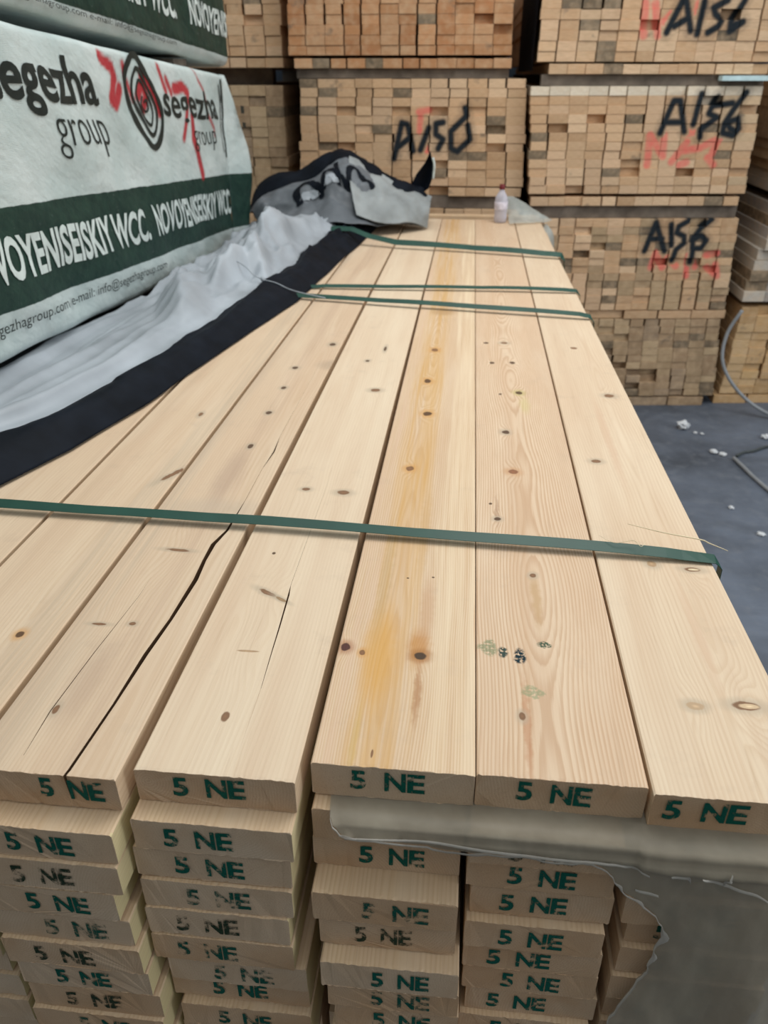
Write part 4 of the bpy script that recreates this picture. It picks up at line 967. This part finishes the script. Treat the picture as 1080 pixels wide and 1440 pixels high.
sub('black_border', Fb, M['tarp_black'])['label'] = 'smooth black border of the sheet'

# bunched far end: lofted folds
def loft(rows, nu, nv, amp, seed, fr=9):
    R_ = [catmull(r, nu) for r in rows]
    V = []
    for i in range(nu + 1):
        for j, p in enumerate(catmull([r[i] for r in R_], nv)):
            e = math.sin(math.pi * j / nv)
            d = amp * fbm(p.x * fr, p.y * fr, p.z * fr + seed, 4)
            V.append((p.x + 0.3 * d, p.y - 0.6 * d, max(p.z + d * (0.4 + e), 1.1035)))
    n = nv + 1
    return V, [(i * n + j, i * n + j + 1, (i + 1) * n + j + 1, (i + 1) * n + j) for i in range(nu) for j in range(nv)], n
c1 = [(-1.082, 4.0, 1.173), (-1.038, 4.0, 1.272), (-0.935, 4.0, 1.322), (-0.792, 4.0, 1.352), (-0.703, 4.0, 1.403), (-0.592, 4.0, 1.435), (-0.48, 4.0, 1.374), (-0.342, 4.02, 1.303), (-0.239, 4.04, 1.258), (-0.205, 4.05, 1.235)]
c2 = [(-1.07, 3.93, 1.160), (-1.007, 3.93, 1.232), (-0.891, 3.93, 1.278), (-0.75, 3.93, 1.318), (-0.672, 3.93, 1.372), (-0.592, 3.93, 1.412), (-0.481, 3.93, 1.345), (-0.355, 3.96, 1.272), (-0.252, 4.0, 1.235), (-0.208, 4.03, 1.215)]
c3 = [(-0.985, 3.80, 1.130), (-0.925, 3.78, 1.170), (-0.795, 3.76, 1.205), (-0.692, 3.76, 1.235), (-0.608, 3.76, 1.265), (-0.525, 3.76, 1.25), (-0.424, 3.80, 1.22), (-0.324, 3.88, 1.195), (-0.241, 3.95, 1.175), (-0.201, 3.98, 1.155)]
c4 = [(-0.965, 3.66, 1.115), (-0.895, 3.62, 1.135), (-0.812, 3.60, 1.150), (-0.71, 3.60, 1.165), (-0.61, 3.60, 1.175), (-0.511, 3.62, 1.165), (-0.43, 3.68, 1.15), (-0.348, 3.80, 1.135), (-0.251, 3.90, 1.118), (-0.195, 3.93, 1.106)]
c0 = [(x, 4.16, 1.105 + 0.2 * (z - 1.1)) for x, y, z in c1]
c1b = [(x, y + 0.06, z - 0.02) for x, y, z in c1]
V1, F1, _n = loft([c0, c1b, c1, c2], 70, 24, 0.012, 1); sub('bunched_black_fold', F1, M['tarp_black'], V1)
V2, F2, n2 = loft([c2, [(a[0] * .5 + b[0] * .5, a[1] * .5 + b[1] * .5 - .02, a[2] * .5 + b[2] * .5 + .02) for a, b in zip(c2, c3)], c3, c4], 90, 40, 0.022, 5, 8)
sub('bunched_grey_fold', F2, M['tarp_grey'], V2)['label'] = 'grey inner face of the bunched end'
# lettering strokes of the print caught in the folds, laid on the grey fold
def on_fold(u, v):
    i = min(90, max(0, round(u * 90))); j = min(40, max(0, round(v * 40))); return Vector(V2[i * n2 + j])
def fold_mark(pts, w, mat, name):
    C = catmull([(a, b, 0) for a, b in pts], 24); Vv = []; Ff = []
    for i, p in enumerate(C):
        t = (C[min(i + 1, 24)] - C[max(i - 1, 0)]).normalized(); nn = Vector((-t.y, t.x, 0))
        for s in (-1, 0, 1):
            q = p + nn * (w * s / 2); fu, fv = q.x * 90, q.y * 40
            i0, j0 = min(89, max(0, int(fu))), min(39, max(0, int(fv))); a, b = fu - i0, fv - j0
            P00, P10, P01, P11 = (Vector(V2[k]) for k in (i0 * n2 + j0, (i0 + 1) * n2 + j0, i0 * n2 + j0 + 1, (i0 + 1) * n2 + j0 + 1))
            pt = P00 * (1 - a) * (1 - b) + P10 * a * (1 - b) + P01 * (1 - a) * b + P11 * a * b
            nr = (P10 - P00).cross(P01 - P00).normalized()
            if nr.y > 0 and nr.z < 0: nr = -nr
            if nr.z < 0: nr = -nr
            Vv.append(pt + nr * 0.006)
    for i in range(24):
        for s in (0, 1): Ff.append((3 * i + s, 3 * i + s + 1, 3 * i + s + 4, 3 * i + s + 3))
    o = link_mesh(name, [(p.x - c.x, p.y - c.y, p.z - c.z) for p in Vv], Ff, mat, sheet)
for pts in ([(.24, .62), (.26, .30), (.30, .22), (.34, .35), (.36, .62)], [(.37, .55), (.40, .25), (.44, .20), (.47, .32), (.47, .55)], [(.50, .10), (.49, .35), (.53, .60)], [(.53, .55), (.56, .30), (.60, .22), (.64, .38), (.70, .60)], [(.62, .25), (.68, .42), (.74, .55)]):
    fold_mark(pts, .030, M['tarp_black'], 'printed_stroke')
for pts in ([(.27, .55), (.30, .42), (.33, .56)], [(.40, .52), (.43, .38), (.455, .52)]):
    fold_mark(pts, .045, M['tarp_white'], 'pale_print')
# raised black corner with a white edge
lf = [(-0.196, 1.423), (-0.178, 1.369), (-0.183, 1.304), (-0.203, 1.25), (-0.235, 1.235), (-0.291, 1.262), (-0.267, 1.32), (-0.222, 1.375)]
V, Fc = [], []
for i in range(9):
    f = i / 8
    for j in range(7):
        g = j / 6
        zz = 1.235 + (1.423 - 1.235) * f
        l = interp([1.235, 1.262, 1.32, 1.375, 1.423], [-.262, -.291, -.267, -.222, -.199], zz); r = interp([1.235, 1.25, 1.304, 1.369, 1.423], [-.235, -.203, -.183, -.178, -.194], zz)
        V.append((l + (r - l) * g, 4.12 + 0.03 * math.sin(g * math.pi) - 0.03 * f, zz))
Fc = [(i * 7 + j, i * 7 + j + 1, (i + 1) * 7 + j + 1, (i + 1) * 7 + j) for i in range(8) for j in range(6)]
sub('raised_black_corner', Fc, M['tarp_black'], V, thick=0.004)
ed = [(V[i * 7 + 6][0] + .004, V[i * 7 + 6][1] - .004, V[i * 7 + 6][2]) for i in range(3, 8)]
tv, tf = tube_vf(catmull(ed, 16), 0.0055, 6); sub('white_corner_edge', tf, M['print_white'], [tuple(p) for p in tv], thick=0.0005)
neck = [(-.262, 4.10, 1.20), (-.25, 4.11, 1.235), (-.24, 4.12, 1.262)]
tv, tf = tube_vf(neck, 0.022, 8); sub('corner_neck', tf, M['tarp_black'], [tuple(p) for p in tv], thick=0.0005)
# grey tail end of the fold with its cut edge
rows = [[(-.50, 3.66, 1.20), (-.42, 3.68, 1.17), (-.34, 3.74, 1.15), (-.26, 3.82, 1.14), (-.19, 3.90, 1.108)], [(-.535, 3.74, 1.30), (-.44, 3.77, 1.262), (-.34, 3.83, 1.235), (-.25, 3.89, 1.215), (-.185, 3.93, 1.185)], [(-.565, 3.90, 1.408), (-.47, 3.91, 1.350), (-.35, 3.95, 1.280), (-.25, 3.99, 1.245), (-.182, 4.02, 1.222)], [(-.57, 4.0, 1.420), (-.47, 4.0, 1.360), (-.35, 4.05, 1.29), (-.24, 4.08, 1.25), (-.18, 4.08, 1.225)]]
V3, F3, _ = loft(rows, 50, 36, 0.014, 3); sub('fold_tail', F3, plain('pale_grey_sheet', (0.27, 0.29, 0.29, 1), 0.5, 0.4, 0.25, 8, 0.15), V3)
# knotted twine on the sheet
tw = catmull([(-.80, 2.62, 1.215), (-.74, 2.60, 1.19), (-.70, 2.56, 1.17), (-.665, 2.55, 1.158), (-.62, 2.54, 1.150), (-.56, 2.525, 1.130), (-.45, 2.505, 1.114)], 30)
tv, tf = tube_vf(tw, 0.0017, 6); o = link_mesh('twine', tv, tf, M['tarp_white'], smooth=True); tag(o, 'pale twine tail knotted over the black sheet border by the strap', 'twine')
bm = bmesh.new(); bmesh.ops.create_icosphere(bm, subdivisions=2, radius=0.009)
for v in bm.verts: v.co *= 1 + 0.25 * noise.noise(v.co * 150)
kv = [tuple(v.co + Vector((-.667, 2.55, 1.160))) for v in bm.verts]; kf = [tuple(v.index for v in f.verts) for f in bm.faces]; bm.free()
link_mesh('knot', kv, kf, M['tarp_white'], o, smooth=True)

# ------------------------------------------------------------------ front plastic film
film = empty('plastic_film', (0.2, 0.545, 1.04))
tag(film, 'torn milky plastic film hanging over the plank ends below the outer top planks', 'plastic film')
k9 = 1.09
poly = [(-0.127, 1.142), (-0.130, 1.128), (-0.114, 1.125), (-0.095, 1.099), (-0.037, 1.093), (0.026, 1.084), (0.102, 1.088), (0.15, 1.084), (0.171, 1.071), (0.185, 1.048), (0.21, 1.027), (0.233, 0.995), (0.234, 0.949), (0.227, 0.901), (0.207, 0.838), (0.201, 0.804), (0.195, 0.70), (0.20, 0.55)]
poly = [(x * k9, 1.75 - (1.75 - z) * k9) for x, z in poly]
edge = catmull([(x, 0, z) for x, z in poly], 160)
edge = [(p.x + 0.004 * fbm(p.x * 40, p.z * 40, 1, 3), p.z + 0.004 * fbm(p.x * 40, p.z * 40, 5, 3)) for p in edge]
def film_pt(x, z):
    """film surface: drapes from the ledge under the top planks, then hangs; z measured down the sheet"""
    ytop = 0.600
    fold = 1.0500
    if z > fold:
        f = (z - fold) / 0.012
        y = 0.5445 + min(1, f) * 0.055; zz = fold + 0.0016 * min(1, f * 3)
    else:
        y = 0.546; zz = z
    dx = 0.5
    y -= 0.010 * fbm(x * 9, zz * 4, 3, 4) * (1 if z < 1.03 else .25) + 0.006 * math.exp(-((zz - 1.036 + 0.02 * x) / .006) ** 2)
    y -= 0.012 * max(0, math.sin(x * 42 + 2.5 * fbm(x * 3, zz * 3, 1, 2))) * max(0, min(1, (1.0 - zz) / .2)) * (x > 0.2)
    return (x, min(y, 0.5445) if z <= fold and x < 0.215 else y - (0.004 if z <= fold else 0), zz)
NX, NZ = 130, 120
xs = [-0.142 + (0.425 + 0.142) * i / NX for i in range(NX + 1)]
# lower boundary of the film as function of x for x < .256, and left boundary for lower z
V, Fc, keep = [], [], []
import itertools
pl2 = edge + [(0.9, edge[-1][1]), (0.9, 1.2), (edge[0][0], 1.2)]
def inside(x, z):
    r = False; j = len(pl2) - 1
    for i in range(len(pl2)):
        (xi, zi), (xj, zj) = pl2[i], pl2[j]
        if (zi > z) != (zj > z) and x < (xj - xi) * (z - zi) / (zj - zi) + xi: r = not r
        j = i
    return r
zs = [1.062 - (1.062 - 0.60) * i / NZ for i in range(NZ + 1)]
for x in xs:
    for z in zs:
        keep.append(inside(x, z)); V.append((x, z))
n = NZ + 1
faces = []
for i in range(NX):
    for j in range(NZ):
        q = (i * n + j, i * n + j + 1, (i + 1) * n + j + 1, (i + 1) * n + j)
        if all(keep[k] for k in q): faces.append(q)
# pull the rim vertices onto the torn outline
from collections import Counter
ec = Counter()
for q in faces:
    for a, b in zip(q, q[1:] + q[:1]): ec[frozenset((a, b))] += 1
rimv = {k for e, m in ec.items() if m == 1 for k in e}
EV = [Vector((a, b, 0)) for a, b in edge]
for k in rimv:
    x, z = V[k]; p = Vector((x, z, 0)); b = min(EV, key=lambda e: (e - p).length_squared)
    if (b - p).length < 0.009: V[k] = (b.x, b.y)
W3 = [film_pt(x, z) for x, z in V]
c = film.location
def sub2(name, faces, mat, W3):
    used = sorted({i for f in faces for i in f}); mp = {k: i for i, k in enumerate(used)}
    return link_mesh(name, [(W3[k][0] - c.x, W3[k][1] - c.y, W3[k][2] - c.z) for k in used], [tuple(mp[i] for i in f) for f in faces], mat, film, smooth=True)
sub2('film_sheet', faces, M['film'], W3)
lip = [Vector(film_pt(a, b)) for a, b in edge]
lv, lf_ = [], []
for i, p in enumerate(lip):
    t = (lip[min(i + 1, len(lip) - 1)] - lip[max(i - 1, 0)]).normalized(); nn = Vector((t.z, 0, -t.x))
    w = 0.0008 + 0.011 * max(0, noise.noise(p * 45)) ** 1.2
    for s, d in ((-.3, 0), (.3, -.003), (1.0, -.001)):
        lv.append(p + nn * (-s * w) + Vector((0, d - 0.0015, 0)))
for i in range(len(lip) - 1):
    for s in (0, 1): lf_.append((3 * i + s, 3 * i + s + 1, 3 * i + s + 4, 3 * i + s + 3))
o = sub2('torn_lip', lf_, M['film_lip'], lv); o['label'] = 'whitish curled torn edge of the film'
# bright creases
for pts, w in (([(-.098, 1.0365), (-.02, 1.040), (.05, 1.036), (.12, 1.033), (.19, 1.030), (.225, 1.018)], .004), ([(.275, 1.030), (.300, 1.016), (.33, 1.004), (.352, .992)], .005), ([(.245, 1.026), (.262, 1.022), (.268, 1.012)], .006), ([(.215, .99), (.24, .985)], .004), ([(.305, 1.035), (.30, 1.016)], .004)):
    C = catmull([(a, 0, b) for a, b in pts], 30); cv, cf = [], []
    for i, p in enumerate(C):
        t = (C[min(i + 1, 30)] - C[max(i - 1, 0)]).normalized(); nn = Vector((-t.z, 0, t.x)); q = film_pt(p.x, p.z); ww = w * 0.7 * math.sin(math.pi * i / 30) + 0.0002
        for s, d in ((-1, 0), (0, -.0025), (1, 0)):
            cv.append((q[0] + nn.x * ww * s / 2, q[1] + d - .001, q[2] + nn.z * ww * s / 2))
    for i in range(30):
        for s in (0, 1): cf.append((3 * i + s, 3 * i + s + 1, 3 * i + s + 4, 3 * i + s + 3))
    sub2('film_crease', cf, M['film_lip'], cv)

# ------------------------------------------------------------------ far end: bottle, film flap
def lathe(prof, n=24):
    V, Fc = [], []
    for r, z in prof:
        for k in range(n): V.append((r * math.cos(2 * math.pi * k / n), r * math.sin(2 * math.pi * k / n), z))
    for i in range(len(prof) - 1):
        for k in range(n): Fc.append((i * n + k, i * n + (k + 1) % n, (i + 1) * n + (k + 1) % n, (i + 1) * n + k))
    Fc.append(tuple(range(n))[::-1]); Fc.append(tuple((len(prof) - 1) * n + k for k in range(n)))
    return V, Fc
b = empty('plastic_bottle', (0.163, 4.15, 1.1005)); tag(b, 'small clear plastic bottle with red cap at the far end of the planks', 'bottle')
t = NT('clear_bottle_plastic'); lwn = t.n('ShaderNodeLayerWeight'); mx = t.n('ShaderNodeMixShader'); t.set(mx.inputs[0], t.rng(lwn.outputs['Facing'], 0.0, 0.8, 0.55, 0.95)); tr = t.n('ShaderNodeBsdfTransparent')
t.t.links.new(tr.outputs[0], mx.inputs[1]); t.t.links.new(t.bsdf((0.66, 0.64, 0.72, 1), 0.2, 0.6), mx.inputs[2]); M['bottle'] = t.done(mx.outputs[0])
v, f = lathe([(0.026, 0), (0.031, 0.006), (0.032, 0.03), (0.030, 0.045), (0.032, 0.06), (0.032, 0.10), (0.030, 0.118), (0.018, 0.138), (0.012, 0.148), (0.012, 0.158)]); link_mesh('bottle_body', v, f, M['bottle'], b, smooth=True)
v, f = lathe([(0.0327, 0.062), (0.033, 0.063), (0.033, 0.098), (0.0327, 0.099)]); link_mesh('bottle_label', v, f, plain('pale_label', (0.70, 0.66, 0.74, 1), 0.5, 0.3, 0.25, 60), b, smooth=True)
v, f = lathe([(0.0135, 0.155), (0.014, 0.157), (0.014, 0.176), (0.012, 0.178)]); link_mesh('bottle_cap', v, f, plain('dark_red_cap', lin(110, 40, 44), 0.4, 0.4), b, smooth=True)
flap = empty('plastic_flap', (0.28, 4.25, 1.10)); tag(flap, 'crumpled translucent plastic flap behind the clear bottle at the far pack corner', 'plastic flap')
rows = [[(.205, 4.05, 1.108), (.24, 4.06, 1.110), (.30, 4.10, 1.106), (.375, 4.14, 1.104), (.395, 4.15, 1.07)], [(.20, 4.20, 1.140), (.23, 4.21, 1.150), (.29, 4.22, 1.130), (.38, 4.235, 1.112), (.43, 4.23, 1.08)], [(.165, 4.25, 1.205), (.21, 4.26, 1.215), (.25, 4.27, 1.195), (.34, 4.28, 1.135), (.42, 4.27, 1.10)], [(.17, 4.29, 1.12), (.22, 4.30, 1.15), (.26, 4.31, 1.13), (.34, 4.30, 1.10), (.41, 4.29, 1.06)]]
V4, F4, _ = loft(rows, 30, 24, 0.010, 8); V4 = [(x, y, z if x < .372 else z) for x, y, z in V4]
link_mesh('flap_sheet', [(x - .28, y - 4.25, z - 1.10) for x, y, z in V4], F4, M['film_light'], flap, smooth=True)
rows = [[(.375, 4.16, 1.06), (.40, 4.15, 1.02), (.43, 4.14, .98)], [(.40, 4.20, 1.09), (.44, 4.19, 1.04), (.45, 4.18, .95)], [(.38, 4.235, 1.08), (.42, 4.23, 1.02), (.42, 4.22, .96)]]
V5 = [p for r in [catmull(q, 12) for q in rows] for p in r]; F5 = [(i * 13 + j, i * 13 + j + 1, (i + 1) * 13 + j + 1, (i + 1) * 13 + j) for i in range(2) for j in range(12)]
link_mesh('hanging_shred', [(p.x - .28, p.y - 4.25, p.z - 1.10) for p in V5], F5, M['film_light'], flap, smooth=True)
# narrow strip of the course that sticks out beyond the far ends
v, f = box_vf(-.30, .30, -.035, .035, -.02, 0)
o = link_mesh('lath', v, f, M['side'], None, (0.07, 4.285, 1.112)); tag(o, 'pale lath lying crosswise past the far plank ends, below the bottle', 'lath')
rows = [[(.283, 4.435, z), (.28, 4.75, z), (.285, 5.2, z), (.28, 5.9, z)] for z in (2.34, 2.1, 1.95, 1.765)]  # black sheet added over the batten sides so the gap stays dark
V6, F6, _ = loft(rows, 24, 18, 0.012, 4)
V6 = [(min(max(x, .262), .288), y, z) for x, y, z in V6]
o = link_mesh('gap_shade_sheet', V6, F6, M['tarp_black'], smooth=True); tag(o, 'added black sheet standing in for shade between the two upper batten packs', 'plastic sheet')

# ------------------------------------------------------------------ straps and litter in the aisle
def cord(name, label, pts, r, mat, n=40, cat='strap'):
    v, f = tube_vf(catmull(pts, n), r, 7); o = link_mesh(name, v, f, mat, smooth=True); tag(o, label, cat); return o
M['grey_strap'] = plain('grey_strapping', (0.26, 0.275, 0.29, 1), 0.4, 0.4, 0.1)
cord('loose_strap', 'loose pale strap looping down in front of the orange pack beyond the aisle', [(1.56, 4.50, .60), (1.508, 4.50, .47), (1.50, 4.47, .33), (1.56, 4.44, .21), (1.68, 4.42, .095), (1.82, 4.38, .025), (1.95, 4.33, .012)], .010, M['grey_strap'])
cord('loose_strap', 'pale strap end lying on the aisle floor, near the dark curved strap', [(1.445, 3.80, .010), (1.46, 3.70, .012), (1.48, 3.58, .010), (1.515, 3.42, .010), (1.56, 3.25, .010)], .010, M['grey_strap'])
cord('loose_strap', 'dark curved strap lying on the aisle floor behind the pale one', [(1.47, 3.83, .008), (1.52, 3.88, .008), (1.58, 3.905, .010), (1.67, 3.97, .008), (1.80, 4.02, .008)], .007, plain('dark_strapping', (0.05, 0.06, 0.06, 1), 0.4, 0.4))
def scrap(label, x, y, r, seed, mat, flat=0.5):
    bm = bmesh.new(); bmesh.ops.create_icosphere(bm, subdivisions=3, radius=r)
    for v in bm.verts:
        v.co *= 1 + 0.55 * noise.fractal(v.co * (2.2 / r) + Vector((seed, 0, 0)), 1, 2, 3); v.co.z *= flat
    mz = min(v.co.z for v in bm.verts)
    V = [(v.co.x, v.co.y, v.co.z - mz) for v in bm.verts]; F_ = [tuple(v.index for v in f.verts) for f in bm.faces]; bm.free()
    o = link_mesh('plastic_scrap', V, F_, mat, None, (x, y, 0.0005)); tag(o, label, 'scrap', 'scraps on the aisle floor')
wm = plain('white_scrap', (0.62, 0.64, 0.66, 1), 0.5, 0.4, 0.15, 40)
scrap('largest white plastic scrap on the aisle floor before the back stacks', 1.276, 4.19, .030, 1, wm, .8)
scrap('pale scrap on the aisle floor, inner of the touching pair', 1.363, 3.874, .018, 2, wm, .4)
scrap('pale scrap on the aisle floor, outer of the touching pair', 1.405, 3.85, .018, 3, wm, .3)
scrap('tiny white scrap alone on the dark aisle floor beside the planks', 1.283, 3.26, .011, 4, wm, .5)
scrap('pale flattened scrap on the dark aisle floor nearest the strap end', 1.346, 3.03, .016, 5, wm, .3)
scrap('white scrap beside the dark curved strap on the aisle floor', 1.70, 4.10, .022, 6, wm, .4)
scrap('small pale crumb in front of the lowest grey pack', 1.33, 4.13, .010, 7, wm, .4)
scrap('small pale crumb midway between the largest scrap and the pair', 1.365, 4.12, .009, 8, wm, .4)
v, f = box_vf(0, .24, 0, .05, 0, .022)
o = link_mesh('foam_strip', v, f, plain('pale_blue_foam', (0.55, 0.72, 0.74, 1), 0.6, 0.3), None, (1.215, 4.505, 1.724)); o.rotation_euler.z = 0.12; tag(o, 'pale blue-white foam strip by the bearer under the uppermost A156 pack', 'foam strip')
